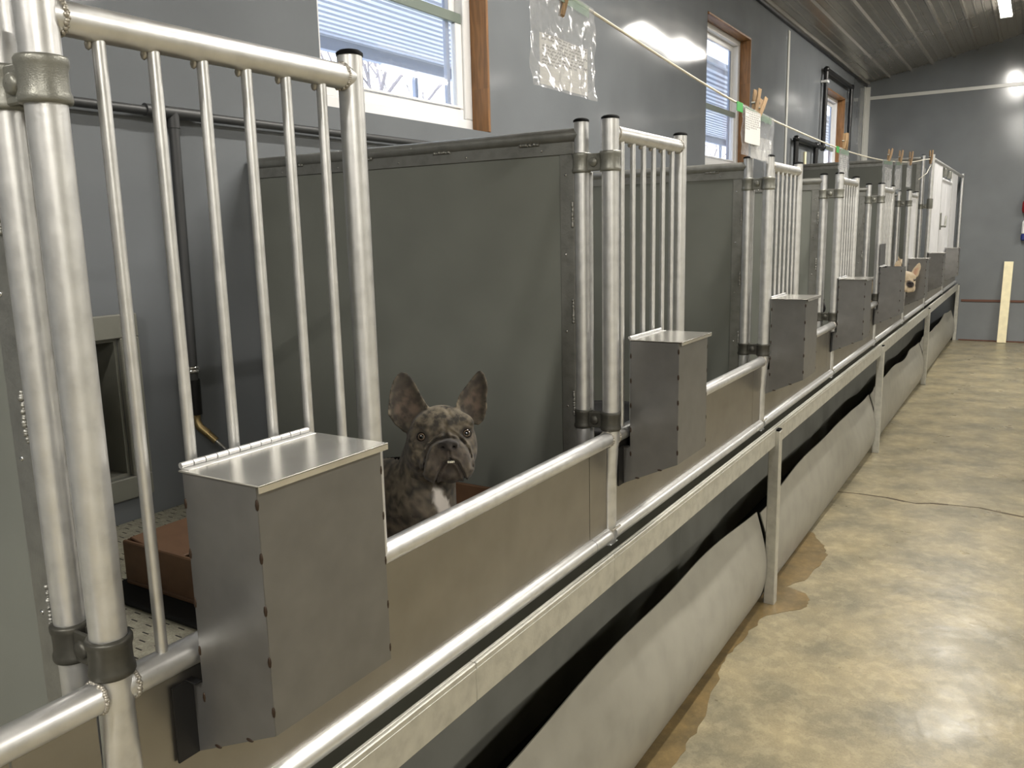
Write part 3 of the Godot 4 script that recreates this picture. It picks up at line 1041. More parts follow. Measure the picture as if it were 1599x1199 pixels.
func build_kennels() -> void:
	M.dark_and_shaded_steel = mat(Color(0.16, 0.16, 0.165), 0.5, 0.6)  # own dark tone of the flap; painted shade on the feeder flanges
	M.beam = mat(Color(0.80, 0.795, 0.76), 0.46, 0.75, M.alu.albedo_texture, 2.5, M.fine, 0.08)
	for k in range(-1, 8): kennel_gate(k)
	for k in 7: partition(k)
	for k in 7:
		clamp_pair(k, 1.96, "upper")
		clamp_pair(k, 1.236, "lower")
	for k in 8: feeder(k)
	tall_gate()
	# decks
	for k in range(-1, 8):
		var za: float = ZA[k] if k >= 0 else 0.97
		var zn: float = ZA[k + 1]
		var a := MB.new()
		a.span(Vector3(WX + 0.003, FLOOR - 0.03, zn + 0.002), Vector3(-0.026, FLOOR, za - 0.002), 0.002)
		var lab := "slotted pale kennel deck at the left edge of the picture" if k < 0 else ("slotted pale deck under the grey dog and brown bed" if k == 0 else "slotted deck of the %s kennel from the camera" % WHICH[k])
		tag(obj("kennel_deck", a, M.deck), lab, "floor deck", "slotted decks of the kennels")
	# the brown box bed in the nearest kennel
	var b := thing("dog_bed", "low brown box bed in which the grey dog sits", "dog bed", Vector3(-0.655, FLOOR + 0.012, -1.615))
	var m := MB.new()
	var h := 0.118
	m.span(Vector3(-0.295, 0.0, -0.415), Vector3(0.60, 0.012, 0.415), 0.003)
	m.span(Vector3(-0.295, 0.012, 0.403), Vector3(0.60, h, 0.415), 0.003)
	m.span(Vector3(-0.295, 0.012, -0.415), Vector3(0.60, h, -0.403), 0.003)
	m.span(Vector3(-0.295, 0.012, -0.403), Vector3(-0.283, h, 0.403), 0.003)
	m.span(Vector3(0.588, 0.012, -0.403), Vector3(0.60, h, 0.403), 0.003)
	obj("box_walls", m, M.brown, b)
	m = MB.new()
	m.box(Vector3(-0.20, h - 0.012, 0.0), Vector3(0.17, 0.006, 0.80), 0.002, Basis(Vector3(0, 0, 1), -0.18))
	obj("folded_flap", m, M.brown, b)
	m = MB.new()
	m.span(Vector3(-0.98, FLOOR, -2.06), Vector3(-0.035, FLOOR + 0.012, -1.13), 0.003)
	tag(obj("rubber_mat", m, M.black_rubber), "black rubber mat under the brown dog bed", "mat")
	# a dark tub in the second kennel
	m = MB.new()
	m.lathe(Vector3(-0.55, FLOOR, -3.2), Vector3.UP, [Vector2(0.001, 0.03), Vector2(0.24, 0.03), Vector2(0.26, 0.10), Vector2(0.29, 0.11), Vector2(0.30, 0.09), Vector2(0.28, 0.0), Vector2(0.001, 0.0)], 32)
	tag(obj("pet_tub", m, M.black_rubber), "round black tub on the deck of the second kennel", "tub")

func build_under() -> void:
	# outer beam under the decks, in lengths
	var cuts := [1.6, -1.35, -2.05, -3.797, -5.4, -6.915, -8.6, -10.225, -12.2, -14.40]
	for i in cuts.size() - 1:
		var z0: float = cuts[i + 1]
		var z1: float = cuts[i]
		var t := thing("support_beam", "%s length of the pale aluminium beam under the kennel rail, from the camera" % ["nearest", "second", "third", "fourth", "fifth", "sixth", "seventh", "eighth", "last"][i], "beam", Vector3(0.045, 0.78, z1), "lengths of the beam under the kennels")
		var a := MB.new()
		var l := z0 - z1 + 0.0015
		a.span(Vector3(-0.004, 0.0, l), Vector3(0.005, 0.09, 0), 0.002)
		a.span(Vector3(-0.05, 0.0, l), Vector3(-0.0045, 0.006, 0), 0.001)
		a.span(Vector3(-0.012, 0.082, l), Vector3(-0.0045, 0.09, 0), 0.001)
		obj("channel", a, M.beam, t)
		a = MB.new()
		a.span(Vector3(0.0052, 0.072, l), Vector3(0.0066, 0.078, 0), 0.0005)
		obj("groove_line", a, M.beam, t)
	var dark := MB.new()
	dark.span(Vector3(-0.12, 0.80, -14.40), Vector3(-0.09, 0.853, 1.6))  # dark bar filling the gap behind the beam
	tag(obj("gap_bar", dark, M.dark_and_shaded_steel), "dark bar in the gap behind the aluminium beam", "gap_bar")
	# legs
	for i in 5:
		var z: float = [0.2, -3.822, -6.94, -10.25, -14.415][i]
		var t := thing("support_leg", ["square leg below the frame, near the camera", "nearest square leg with black cap, by the water stain", "second square leg with black cap from the camera", "third square leg with black cap from the camera", "square leg at the end wall"][i], "leg", Vector3(0.0445, 0, z), "square legs under the kennel beam")
		var a := MB.new()
		a.box(Vector3(0, 0.425, 0), Vector3(0.05, 0.85, 0.05), 0.003)
		obj("square_tube", a, M.beam, t)
		a = MB.new()
		a.box(Vector3(0, 0.854, 0), Vector3(0.047, 0.008, 0.047), 0.003)
		obj("end_cap", a, M.dark_cap, t)
	# curved splash skirts between the legs
	var bays := [[0.17, -3.79], [-3.85, -6.905], [-6.97, -10.22], [-10.28, -14.38]]
	for i in 4:
		var z1: float = bays[i][0]
		var z0: float = bays[i][1]
		var rows := []
		for k in 13:
			var s := k / 12.0
			var line := []
			for j in 49:
				var q := j / 48.0
				var z := lerpf(z1, z0, q)
				var top := 0.47 + 0.018 * sin(z * 2.3 + 0.9) + 0.009 * sin(z * 5.1) - (0.02 if i > 0 and q < 0.06 else 0.0)
				var bulge := (0.048 + 0.012 * sin(z * 1.7)) * sin(PI * pow(s, 0.8))
				var dent := -0.022 * exp(-pow((q - 0.82) / 0.10, 2.0)) * smoothstep(0.2, 1.0, s)
				line.append(Vector3(-0.012 + bulge + dent - 0.012 * s, 0.004 + top * s, z))
			rows.append(line)
		var a := MB.new()
		a.sheet(rows, 0.005)
		tag(obj("splash_skirt", a, M.skirt), "%s pale bent splash skirt standing on the concrete, from the camera" % ["nearest", "second", "third", "last"][i], "skirt", "splash skirts between the legs")
	# grey back sheet, and a gutter floor blackened for the skirt shadow
	var pc := [1.6, -3.8, -7.0, -10.2, -14.4]
	for i in 4:
		var a := MB.new()
		a.span(Vector3(-0.415, 0.02, pc[i + 1] + 0.002), Vector3(-0.40, FLOOR - 0.032, pc[i]), 0.001)
		tag(obj("back_sheet", a, M.under), "%s grey sheet behind the gutter under the kennels, from the camera" % ["nearest", "second", "third", "last"][i], "sheet", "grey sheets under the kennels")
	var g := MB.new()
	g.span(Vector3(-0.40, 0.0, -14.4), Vector3(-0.03, 0.02, 1.6), 0.002)  # slab coloured black to stand for the shadow cast by the skirts
	tag(obj("gutter_shadow_floor", g, M.black_rubber), "black gutter floor behind the skirts, their shadow put into its colour", "gutter")

# ---------------------------------------------------------------- on the walls
func build_wall_fittings() -> void:
	var t := thing("water_pipe", "grey water pipe along the wall with a drop to a brass drinker", "pipe")
	var x := WX + 0.035
	var a := MB.new()
	a.tube(Vector3(x, 2.165, 1.5), Vector3(x, 2.185, -4.5), 0.0145, 16)
	obj("main_pipe", a, M.grey_pvc, t)
	a = MB.new()
	a.tube(Vector3(x, 2.178, -1.70), Vector3(x, 2.179, -1.92), 0.0195, 16)
	a.tube(Vector3(x, 2.178, -1.80), Vector3(x, 2.13, -1.80), 0.0195, 16)
	obj("tee_joint", a, M.grey_pvc, t)
	a = MB.new()
	a.tube(Vector3(x, 2.14, -1.80), Vector3(x, 1.20, -1.785), 0.0165, 16)
	obj("drop_pipe", a, M.grey_pvc, t)
	a = MB.new()
	a.lathe(Vector3(x, 1.345, -1.787), Vector3.UP, [Vector2(0.0165, -0.012), Vector2(0.023, -0.010), Vector2(0.023, -0.003), Vector2(0.0175, 0.0), Vector2(0.023, 0.003), Vector2(0.023, 0.010), Vector2(0.0165, 0.012)], 16)
	obj("pipe_clip", a, M.chrome, t)
	a = MB.new()
	a.tube(Vector3(x, 1.31, -1.787), Vector3(x, 1.19, -1.785), 0.021, 16)
	obj("socket", a, M.black_pvc, t)
	a = MB.new()
	a.sweep(PackedVector3Array([Vector3(x, 1.19, -1.785), Vector3(x, 1.165, -1.785), Vector3(x + 0.01, 1.145, -1.788), Vector3(x + 0.035, 1.122, -1.80)]), 0.014, 12)
	a.tube(Vector3(x + 0.035, 1.122, -1.80), Vector3(x + 0.06, 1.098, -1.81), 0.0125, 6)
	obj("brass_elbow", a, M.brass, t)
	a = MB.new()
	a.tube(Vector3(x + 0.058, 1.1, -1.81), Vector3(x + 0.09, 1.07, -1.822), 0.006, 10)
	obj("nozzle", a, M.chrome, t)
	# dog door
	t = thing("dog_door", "grey framed dog door low in the wall behind the bars", "dog door", Vector3(WX, 0, 0))
	var z0 := -1.61
	var z1 := -1.19
	var y0 := 0.962
	var y1 := 1.552
	var iz0 := -1.545
	var iz1 := -1.26
	var iy0 := 1.033
	var iy1 := 1.478
	a = MB.new()
	a.span(Vector3(0.001, y0, z0), Vector3(0.022, iy0, z1), 0.003)
	a.span(Vector3(0.001, iy1, z0), Vector3(0.022, y1, z1), 0.003)
	a.span(Vector3(0.001, iy0, z0), Vector3(0.022, iy1, iz0), 0.003)
	a.span(Vector3(0.001, iy0, iz1), Vector3(0.022, iy1, z1), 0.003)
	obj("door_frame", a, M.under, t)
	a = MB.new()
	a.span(Vector3(-0.16, iy0 + 0.012, iz0 + 0.012), Vector3(-0.15, iy1 - 0.012, iz1 - 0.012), 0.002)
	obj("flap", a, M.dark_and_shaded_steel, t)
	a = MB.new()
	a.span(Vector3(-0.178, iy0, iz0), Vector3(0.0, iy0 + 0.01, iz1))
	a.span(Vector3(-0.178, iy1 - 0.01, iz0), Vector3(0.0, iy1, iz1))
	a.span(Vector3(-0.178, iy0 + 0.01, iz0), Vector3(0.0, iy1 - 0.01, iz0 + 0.01))
	a.span(Vector3(-0.178, iy0 + 0.01, iz1 - 0.01), Vector3(0.0, iy1 - 0.01, iz1))
	a.span(Vector3(-0.178, iy0 + 0.01, iz0 + 0.01), Vector3(-0.17, iy1 - 0.01, iz1 - 0.01))
	obj("tunnel_lining", a, M.under, t)
	# black pipe loops by the far window
	t = thing("pipe_loop", "black plastic pipe loop framing the far window", "pipe")
	var bx := WX + 0.055
	a = MB.new()
	a.tube(Vector3(bx, 2.745, -11.30), Vector3(bx, 3.70, -11.33), 0.028, 14)
	a.tube(Vector3(bx, 3.69, -11.33), Vector3(bx, 3.69, -13.0), 0.028, 14)
	a.tube(Vector3(bx, 3.70, -13.0), Vector3(bx, 2.1, -12.92), 0.028, 14)
	a.tube(Vector3(bx, 2.745, -11.33), Vector3(bx, 2.745, -10.97), 0.028, 14)
	obj("pipe_run", a, M.black_pvc, t)
	a = MB.new()
	for p in [Vector3(bx, 3.69, -11.33), Vector3(bx, 3.69, -13.0), Vector3(bx, 2.745, -11.3)]: a.ball(p, Vector3.ONE * 0.04, 14)
	obj("elbow", a, M.black_pvc, t)
	a = MB.new()
	a.span(Vector3(WX + 0.002, 3.53, -11.375), Vector3(bx + 0.032, 3.56, -11.28), 0.004)
	obj("pipe_clip", a, M.vinyl, t)
	t = thing("pipe_loop", "small black plastic pipe loop left of the far window", "pipe")
	a = MB.new()
	a.tube(Vector3(bx, 2.745, -9.93), Vector3(bx, 1.9, -9.91), 0.028, 14)
	a.tube(Vector3(bx, 2.745, -9.93), Vector3(bx, 2.745, -10.92), 0.028, 14)
	a.tube(Vector3(bx, 2.745, -10.92), Vector3(bx, 1.9, -10.9), 0.028, 14)
	obj("pipe_run", a, M.black_pvc, t)
	a = MB.new()
	for p in [Vector3(bx, 2.745, -9.93), Vector3(bx, 2.745, -10.92)]: a.ball(p, Vector3.ONE * 0.04, 14)
	obj("elbow", a, M.black_pvc, t)
	a = MB.new()
	a.span(Vector3(WX + 0.002, 2.0, -10.60), Vector3(WX + 0.02, 2.65, -10.53), 0.002)
	tag(obj("wood_slat", a, M.pine), "short pale wood slat standing against the wall inside the small pipe loop", "slat")
	# plank leaning on the end wall
	a = MB.new()
	var d := Vector3(0.012, 1.2, -0.11).normalized()
	var xax := Vector3(0, 0, 1).cross(d).normalized() * -1.0
	a.box(Vector3(0.683, 0.602, -14.375), Vector3(0.118, 1.2, 0.02), 0.002, Basis(xax, d, xax.cross(d)))
	tag(obj("plank", a, M.pine), "pale pine plank leaning upright on the end wall", "plank")
	# things hung at the right edge
	t = thing("hanging_bag", "red pouch hung on the end wall at the right edge", "bag", Vector3(0.87, 2.03, ZE + 0.05))
	a = MB.new()
	a.lathe(Vector3(0, -0.14, 0), Vector3.UP, [Vector2(0.001, 0.0), Vector2(0.06, 0.005), Vector2(0.075, 0.05), Vector2(0.07, 0.16), Vector2(0.04, 0.22), Vector2(0.02, 0.24), Vector2(0.001, 0.245)], 16)
	obj("pouch", a, M.red, t)
	a = MB.new()
	a.tube(Vector3(0, 0.1, 0), Vector3(0, 0.17, -0.03), 0.03, 10)
	obj("white_top", a, M.vinyl, t)
	t = thing("hanging_pack", "blue and white pack hung on the end wall below the red pouch", "bag", Vector3(0.90, 1.66, ZE + 0.05))
	a = MB.new()
	a.box(Vector3(0, 0.03, 0), Vector3(0.17, 0.20, 0.07), 0.02)
	obj("white_part", a, M.vinyl, t)
	a = MB.new()
	a.box(Vector3(0, -0.11, 0), Vector3(0.18, 0.10, 0.08), 0.02)
	obj("blue_part", a, M.blue, t)

# ---------------------------------------------------------------- the line with cards
func cord_y(z: float) -> float:
	var zs := [0.6, -1.955, -3.246, -4.022, -5.595, -6.86, -8.306, -10.277]
	var ys := [2.56, 2.326, 2.240, 2.222, 2.214, 2.243, 2.314, 2.455]
	for i in zs.size() - 1:
		if z <= zs[i] and z >= zs[i + 1]:
			var i0 := maxi(i - 1, 0)
			var i3 := mini(i + 2, zs.size() - 1)
			return cubic_interpolate_in_time(ys[i], ys[i + 1], ys[i0], ys[i3], (z - zs[i]) / (zs[i + 1] - zs[i]), 1.0, (zs[i0] - zs[i]) / (zs[i + 1] - zs[i]) if i0 != i else -1.0, (zs[i3] - zs[i]) / (zs[i + 1] - zs[i]) if i3 != i + 1 else 2.0)
	return ys[0]

func peg(at: Vector3, label: String, lean: float, open := 0.12, size := 1.0) -> void:
	var t := thing("clothespin", label, "clothespin", at, "wooden clothespins on the line")
	t.rotation = Vector3(lean, 0.0, 0.0)
	t.scale = Vector3.ONE * size
	for s in [-1.0, 1.0]:
		var a := MB.new()
		var poly := PackedVector2Array([Vector2(0.001 * s, -0.036), Vector2(0.005 * s, -0.034), Vector2(0.0075 * s, -0.01), Vector2(0.0085 * s, 0.01), Vector2(0.0065 * s, 0.045), Vector2(0.003 * s, 0.046), Vector2(0.002 * s, 0.0)])
		a.prism(poly, 0.005, Transform3D(Basis(Vector3(0, 0, 1), -open * s) * Basis(Vector3.UP, -0.6), Vector3(0.001 * s, 0, 0)))
		obj("wooden_leg", a, M.peg, t)
	var a := MB.new()
	a.tube(Vector3(-0.011, 0.006, 0.002), Vector3(0.011, 0.006, -0.002), 0.0035, 10)
	obj("spring", a, M.clamp, t)

func card_bag(label: String, z0: float, z1: float, y_low: float, tilt: float, paper: Array, green: int, seed_: int) -> void:
	# a clear bag hung over the line from z0 (near) to z1 (far), with a written card in it
	var t := thing("card_bag", label, "bag", Vector3.ZERO, "clear bags with cards hung on the line")
	var fn := FastNoiseLite.new()
	fn.seed = seed_
	fn.frequency = 16.0
	var rows := []
	var nr := 27
	for i in nr:
		var s := i / float(nr - 1)
		var line := []
		for j in 27:
			var q := j / 26.0
			var z := lerpf(z0, z1, q)
			var top := cord_y(z) + 0.006
			var y := lerpf(top, y_low + tilt * (q - 0.5), s)
			var wr := fn.get_noise_3d(z * 1.5, y * 1.0, seed_) * 0.008 * minf(s * 3.0, 1.0)
			line.append(Vector3(0.004 + wr + 0.004 * s, y, z + 0.004 * sin(y * 40.0 + seed_) * (1.0 if j == 0 or j == 26 else 0.0)))
		rows.append(line)
	var a := MB.new()
	a.sheet(rows, 0.0006)
	obj("clear_sleeve", a, M.bag, t)
	if green > 0:
		a = MB.new()
		rows = []
		for i in 3:
			var line := []
			for j in 13:
				var q := 0.06 + 0.80 * j / 12.0
				var z := lerpf(z0, z1, q)
				line.append(Vector3(0.011, cord_y(z) - 0.002 - i * 0.013, z))
			rows.append(line)
		a.sheet(rows, 0.0006)
		obj("zip_strip", a, M.seal, t)
	if green > 1:
		a = MB.new()
		var y := cord_y(z0)
		a.box(Vector3(0.006, y - 0.012, z0 + 0.03), Vector3(0.002, 0.035, 0.075), 0.0005)
		obj("green_tab", a, M.green, t)
	for p in paper:
		# [near, far, top, bottom, slant] of one card
		a = MB.new()
		rows = []
		for i in 7:
			var line := []
			for j in 7:
				var z := lerpf(p[0], p[1], j / 6.0)
				line.append(Vector3(p[5] + 0.002 * sin(z * 30.0), lerpf(p[2], p[3], i / 6.0) + p[4] * (j / 6.0 - 0.5), z))
			rows.append(line)
		a.sheet(rows, 0.0006, true)
		obj("written_card", a, M.paper, t)

func build_line() -> void:
	var c := thing("clothesline", "white cord strung sagging above the kennel fronts", "cord")
	var pts := PackedVector3Array()
	for i in 90: pts.append(Vector3(0, cord_y(0.6 - i * 10.87 / 89.0), 0.6 - i * 10.87 / 89.0))
	var a := MB.new()
	a.sweep(pts, 0.0038, 8)
	obj("cord_run", a, M.cord, c)
	a = MB.new()
	a.sweep(PackedVector3Array([Vector3(0, 2.455, -10.27), Vector3(0.028, 2.45, -10.19), Vector3(0.0, 2.45, -10.14), Vector3(-0.028, 2.45, -10.19), Vector3(0, 2.44, -10.22), Vector3(-0.03, 2.30, -10.0), Vector3(-0.06, 2.22, -9.6)]), 0.0035, 8)
	obj("knot", a, M.cord, c)
	card_bag("large clear bag with a handwritten card hung nearest the camera", -1.70, -2.03, 2.103, 0.0, [[-1.755, -1.995, 2.225, 2.112, 0.0, 0.0]], 1, 3)
	peg(Vector3(0.004, 2.318, -1.868), "clothespin on the large near card bag", -0.35, 0.05, 1.25)
	card_bag("clear bag with folded card and bright green tab before the second window", -3.30, -3.77, 2.045, -0.02, [[-3.31, -3.52, 2.225, 2.10, 0.0, 0.014], [-3.45, -3.75, 2.14, 2.05, 0.0, 0.0]], 2, 5)
	peg(Vector3(0.006, 2.245, -3.55), "clothespin of the bag with the bright green tab, left one", -0.75, 0.05, 1.5)
	peg(Vector3(-0.006, 2.262, -3.52), "clothespin of the bag with the bright green tab, right one crossing it", -0.35, 0.05, 1.5)
	card_bag("narrow clear bag with card and green tab above the fourth kennel", -5.17, -5.49, 2.02, 0.0, [[-5.24, -5.48, 2.20, 2.03, 0.0, 0.0]], 2, 7)
	peg(Vector3(0.005, 2.255, -5.38), "clothespin of the narrow bag above the fourth kennel, nearer one", 0.1, 0.05, 1.2)
	peg(Vector3(0.005, 2.255, -5.33), "clothespin of the narrow bag above the fourth kennel, tilted one", -0.3, 0.05, 1.2)
	card_bag("wide pale card bag, left of the three far ones together", -6.78, -7.28, 2.015, 0.0, [[-6.95, -7.27, 2.20, 2.03, 0.0, 0.0]], 1, 9)
	peg(Vector3(0.005, 2.29, -7.10), "clothespin above the left one of the three far card bags", -0.75, 0.05, 1.6)
	card_bag("middle card bag of the three far ones", -7.42, -7.82, 2.04, 0.03, [[-7.48, -7.80, 2.22, 2.06, 0.03, 0.0]], 1, 11)
	peg(Vector3(0.005, 2.31, -7.70), "clothespin above the middle one of the three far card bags", -0.5, 0.05, 1.6)
	card_bag("smallest card bag, right of the three far ones", -8.14, -8.46, 2.09, 0.0, [[-8.18, -8.44, 2.26, 2.10, 0.0, 0.0]], 0, 13)
	peg(Vector3(0.005, 2.34, -8.35), "clothespin above the smallest far card bag", -0.35, 0.05, 1.6)
	peg(Vector3(0.005, 2.45, -9.95), "lone clothespin at the far end of the line by the tall gate", -0.2, 0.05, 1.8)

# ---------------------------------------------------------------- dogs
var fur := FastNoiseLite.new()
var ear_l := PackedVector2Array([Vector2(-0.098, 0.022), Vector2(-0.118, 0.040), Vector2(-0.134, 0.066), Vector2(-0.131, 0.095), Vector2(-0.128, 0.120), Vector2(-0.119, 0.148), Vector2(-0.109, 0.163), Vector2(-0.099, 0.170), Vector2(-0.085, 0.167), Vector2(-0.075, 0.156), Vector2(-0.064, 0.138), Vector2(-0.052, 0.112), Vector2(-0.036, 0.082), Vector2(-0.050, 0.040)])
var ear_r := PackedVector2Array([Vector2(0.030, 0.084), Vector2(0.040, 0.108), Vector2(0.056, 0.128), Vector2(0.074, 0.150), Vector2(0.086, 0.163), Vector2(0.095, 0.167), Vector2(0.104, 0.158), Vector2(0.110, 0.140), Vector2(0.112, 0.120), Vector2(0.108, 0.095), Vector2(0.108, 0.070), Vector2(0.099, 0.042), Vector2(0.085, 0.030), Vector2(0.050, 0.040)])
# wrinkles: points, half width, depth
var folds := [
	[[Vector2(0.007, 0.004), Vector2(-0.019, -0.002), Vector2(-0.034, -0.012), Vector2(-0.044, -0.032), Vector2(-0.048, -0.052), Vector2(-0.052, -0.072)], 0.0036, 0.0077],
	[[Vector2(0.012, 0.004), Vector2(0.038, -0.003), Vector2(0.054, -0.022), Vector2(0.061, -0.046), Vector2(0.062, -0.066)], 0.0036, 0.0043],
	[[Vector2(0.014, 0.020), Vector2(0.035, 0.004), Vector2(0.048, -0.010)], 0.0030, 0.0036],
	[[Vector2(-0.006, 0.020), Vector2(-0.026, 0.008), Vector2(-0.038, -0.002)], 0.0030, 0.0037],
	[[Vector2(0.003, 0.036), Vector2(0.003, 0.012)], 0.0051, 0.0037],
	[[Vector2(-0.001, 0.088), Vector2(0.014, 0.060), Vector2(0.020, 0.050)], 0.0030, 0.0022],
	[[Vector2(0.010, -0.026), Vector2(0.012, -0.047)], 0.0019, 0.0031],
	[[Vector2(0.012, -0.047), Vector2(-0.003, -0.055), Vector2(-0.015, -0.076), Vector2(-0.024, -0.098)], 0.0029, 0.0074],
	[[Vector2(0.012, -0.047), Vector2(0.027, -0.054), Vector2(0.038, -0.076), Vector2(0.045, -0.096)], 0.0029, 0.0074],
	[[Vector2(-0.079, -0.002), Vector2(-0.070, -0.020), Vector2(-0.052, -0.026)], 0.0034, 0.0037],
	[[Vector2(-0.070, -0.040), Vector2(-0.064, -0.058), Vector2(-0.055, -0.084)], 0.0038, 0.0050],
	[[Vector2(-0.074, 0.030), Vector2(-0.054, 0.034), Vector2(-0.036, 0.026)], 0.0030, 0.0019],
	[[Vector2(0.034, 0.030), Vector2(0.052, 0.036), Vector2(0.066, 0.030)], 0.0030, 0.0019],
]

func smin(a: float, b: float, k: float) -> float:
	var h := maxf(k - absf(a - b), 0.0) / k
	return minf(a, b) - h * h * k * 0.25

func ell(p: Vector3, c: Vector3, r: Vector3) -> float:
	var q := (p - c) / r
	var k0 := q.length()
	if k0 < 1e-4: return -minf(r.x, minf(r.y, r.z))
	return k0 * (k0 - 1.0) / (q / r).length()

func cap_d(p: Vector3, a: Vector3, b: Vector3, ra: float, rb: float) -> float:
	var ab := b - a
	var h := clampf((p - a).dot(ab) / ab.length_squared(), 0.0, 1.0)
	return (p - a - ab * h).length() - lerpf(ra, rb, h)

func seg_d(p: Vector2, a: Vector2, b: Vector2) -> float:
	var ab := b - a
	var h := clampf((p - a).dot(ab) / ab.length_squared(), 0.0, 1.0)
	return (p - a - ab * h).length()

func poly_d(p: Vector2, poly: PackedVector2Array) -> float:
	var d := 1e9
	var inside := false
	var m := poly.size()
	var j := m - 1
	for i in m:
		var a := poly[i]
		var b := poly[j]
		d = minf(d, seg_d(p, a, b))
		if (a.y > p.y) != (b.y > p.y) and p.x < (b.x - a.x) * (p.y - a.y) / (b.y - a.y) + a.x: inside = not inside
		j = i
	return -d if inside else d

func ear_d(p: Vector3, poly: PackedVector2Array, base: Vector2, tip: Vector2) -> float:
	var d2 := poly_d(Vector2(p.x, p.y), poly)
	var ax := (tip - base).normalized()
	var w := absf((Vector2(p.x, p.y) - base).cross(ax))
	var zs := -0.060 + 0.022 * minf(w / 0.042, 1.3) * minf(w / 0.042, 1.3)
	var dz := absf(p.z - zs) - 0.0042
	var a := d2 + 0.003
	return maxf(minf(maxf(a, dz), 0.0), minf(0.0, 0.0)) + Vector2(maxf(a, 0.0), maxf(dz, 0.0)).length() - 0.002

func face_d(p: Vector3) -> float:
	var d := ell(p, Vector3(-0.006, 0.020, -0.045), Vector3(0.074, 0.064, 0.066))
	d = smin(d, ell(p, Vector3(-0.048, -0.030, -0.034), Vector3(0.042, 0.050, 0.048)), 0.030)
	d = smin(d, ell(p, Vector3(0.045, -0.025, -0.032), Vector3(0.033, 0.048, 0.042)), 0.030)
	d = smin(d, ell(p, Vector3(-0.038, 0.036, -0.010), Vector3(0.030, 0.020, 0.016)), 0.020)
	d = smin(d, ell(p, Vector3(0.042, 0.039, -0.012), Vector3(0.028, 0.020, 0.016)), 0.020)
	d = smin(d, ell(p, Vector3(0.009, -0.036, 0.016), Vector3(0.050, 0.040, 0.038)), 0.018)
	d = smin(d, ell(p, Vector3(-0.025, -0.064, 0.018), Vector3(0.031, 0.036, 0.034)), 0.014)
	d = smin(d, ell(p, Vector3(0.040, -0.063, 0.018), Vector3(0.028, 0.035, 0.034)), 0.014)
	d = smin(d, ell(p, Vector3(0.012, -0.082, 0.018), Vector3(0.026, 0.021, 0.028)), 0.008)
	d = smin(d, ell(p, Vector3(0.009, -0.014, 0.052), Vector3(0.023, 0.013, 0.014)), 0.008)
	if p.z > -0.025:
		# nostrils
		var q := Vector2(p.x, p.y)
		if p.z > 0.03:
			d += 0.011 * exp(-pow((q - Vector2(-0.003, -0.018)).length() / 0.0056, 2.0))
			d += 0.011 * exp(-pow((q - Vector2(0.020, -0.017)).length() / 0.0056, 2.0))
		d += 0.006 * exp(-pow((q - Vector2(-0.052, 0.008)).length() / 0.0135, 2.0))
		d += 0.006 * exp(-pow((q - Vector2(0.052, 0.012)).length() / 0.013, 2.0))
		if absf(d) < 0.03:
			for f in folds:
				var pl: Array = f[0]
				var m := 1e9
				for i in pl.size() - 1: m = minf(m, seg_d(q, pl[i], pl[i + 1]))
				var w: float = f[1]
				if m < w * 3.5:
					d += f[2] * exp(-(m / w) * (m / w)) - f[2] * 0.35 * exp(-pow((m - w * 2.0) / w, 2.0))
	return d

const TILT := 0.2425    # how far the head looks up at the camera

func up_frame(p: Vector3) -> Vector3:
	# from (right, up, towards) to the tilted frame of the head
	return Vector3(p.x, p.y * cos(TILT) - p.z * sin(TILT), p.y * sin(TILT) + p.z * cos(TILT))

var bones := []

func make_bones(shift := Vector3.ZERO, yaw := 0.0) -> void:
	var pv := Vector3(-0.02, 0, -0.085)
	bones.clear()
	var list := [
		[Vector3(-0.022, -0.03, -0.085), Vector3(-0.064, -0.16, -0.105), 0.070, 0.080],
		[Vector3(-0.066, -0.19, -0.085), Vector3(-0.07, -0.23, -0.10), 0.082, 0.075],
		[Vector3(-0.125, -0.15, -0.15), Vector3(-0.12, -0.24, -0.11), 0.072, 0.055],
		[Vector3(-0.08, -0.17, -0.16), Vector3(-0.19, -0.265, -0.34), 0.098, 0.105],
		[Vector3(-0.02, -0.23, -0.085), Vector3(-0.005, -0.352, -0.065), 0.042, 0.027],
		[Vector3(-0.005, -0.354, -0.065), Vector3(0.0, -0.364, -0.03), 0.028, 0.026],
		[Vector3(-0.12, -0.23, -0.10), Vector3(-0.125, -0.352, -0.07), 0.042, 0.027],
		[Vector3(-0.125, -0.354, -0.07), Vector3(-0.122, -0.364, -0.035), 0.028, 0.026],
		[Vector3(-0.27, -0.29, -0.33), Vector3(-0.26, -0.34, -0.20), 0.075, 0.045],
		[Vector3(-0.26, -0.352, -0.22), Vector3(-0.24, -0.364, -0.13), 0.032, 0.026],
		[Vector3(-0.12, -0.29, -0.42), Vector3(-0.09, -0.34, -0.27), 0.075, 0.045],
		[Vector3(-0.09, -0.352, -0.29), Vector3(-0.07, -0.364, -0.20), 0.032, 0.026],
	]
	for i in list.size():
		var b: Array = list[i]
		var sh := shift if i < 2 else Vector3(shift.x, 0, shift.z)
		var p0: Vector3 = (b[0] - pv).rotated(Vector3.UP, yaw) + pv
		var p1: Vector3 = (b[1] - pv).rotated(Vector3.UP, yaw) + pv
		bones.append([up_frame(p0 + (Vector3.ZERO if i == 0 else sh)), up_frame(p1 + sh), b[2], b[3]])

func body_d(p: Vector3) -> float:
	var d := 1e9
	for b in bones: d = smin(d, cap_d(p, b[0], b[1], b[2], b[3]), 0.035)
	return d

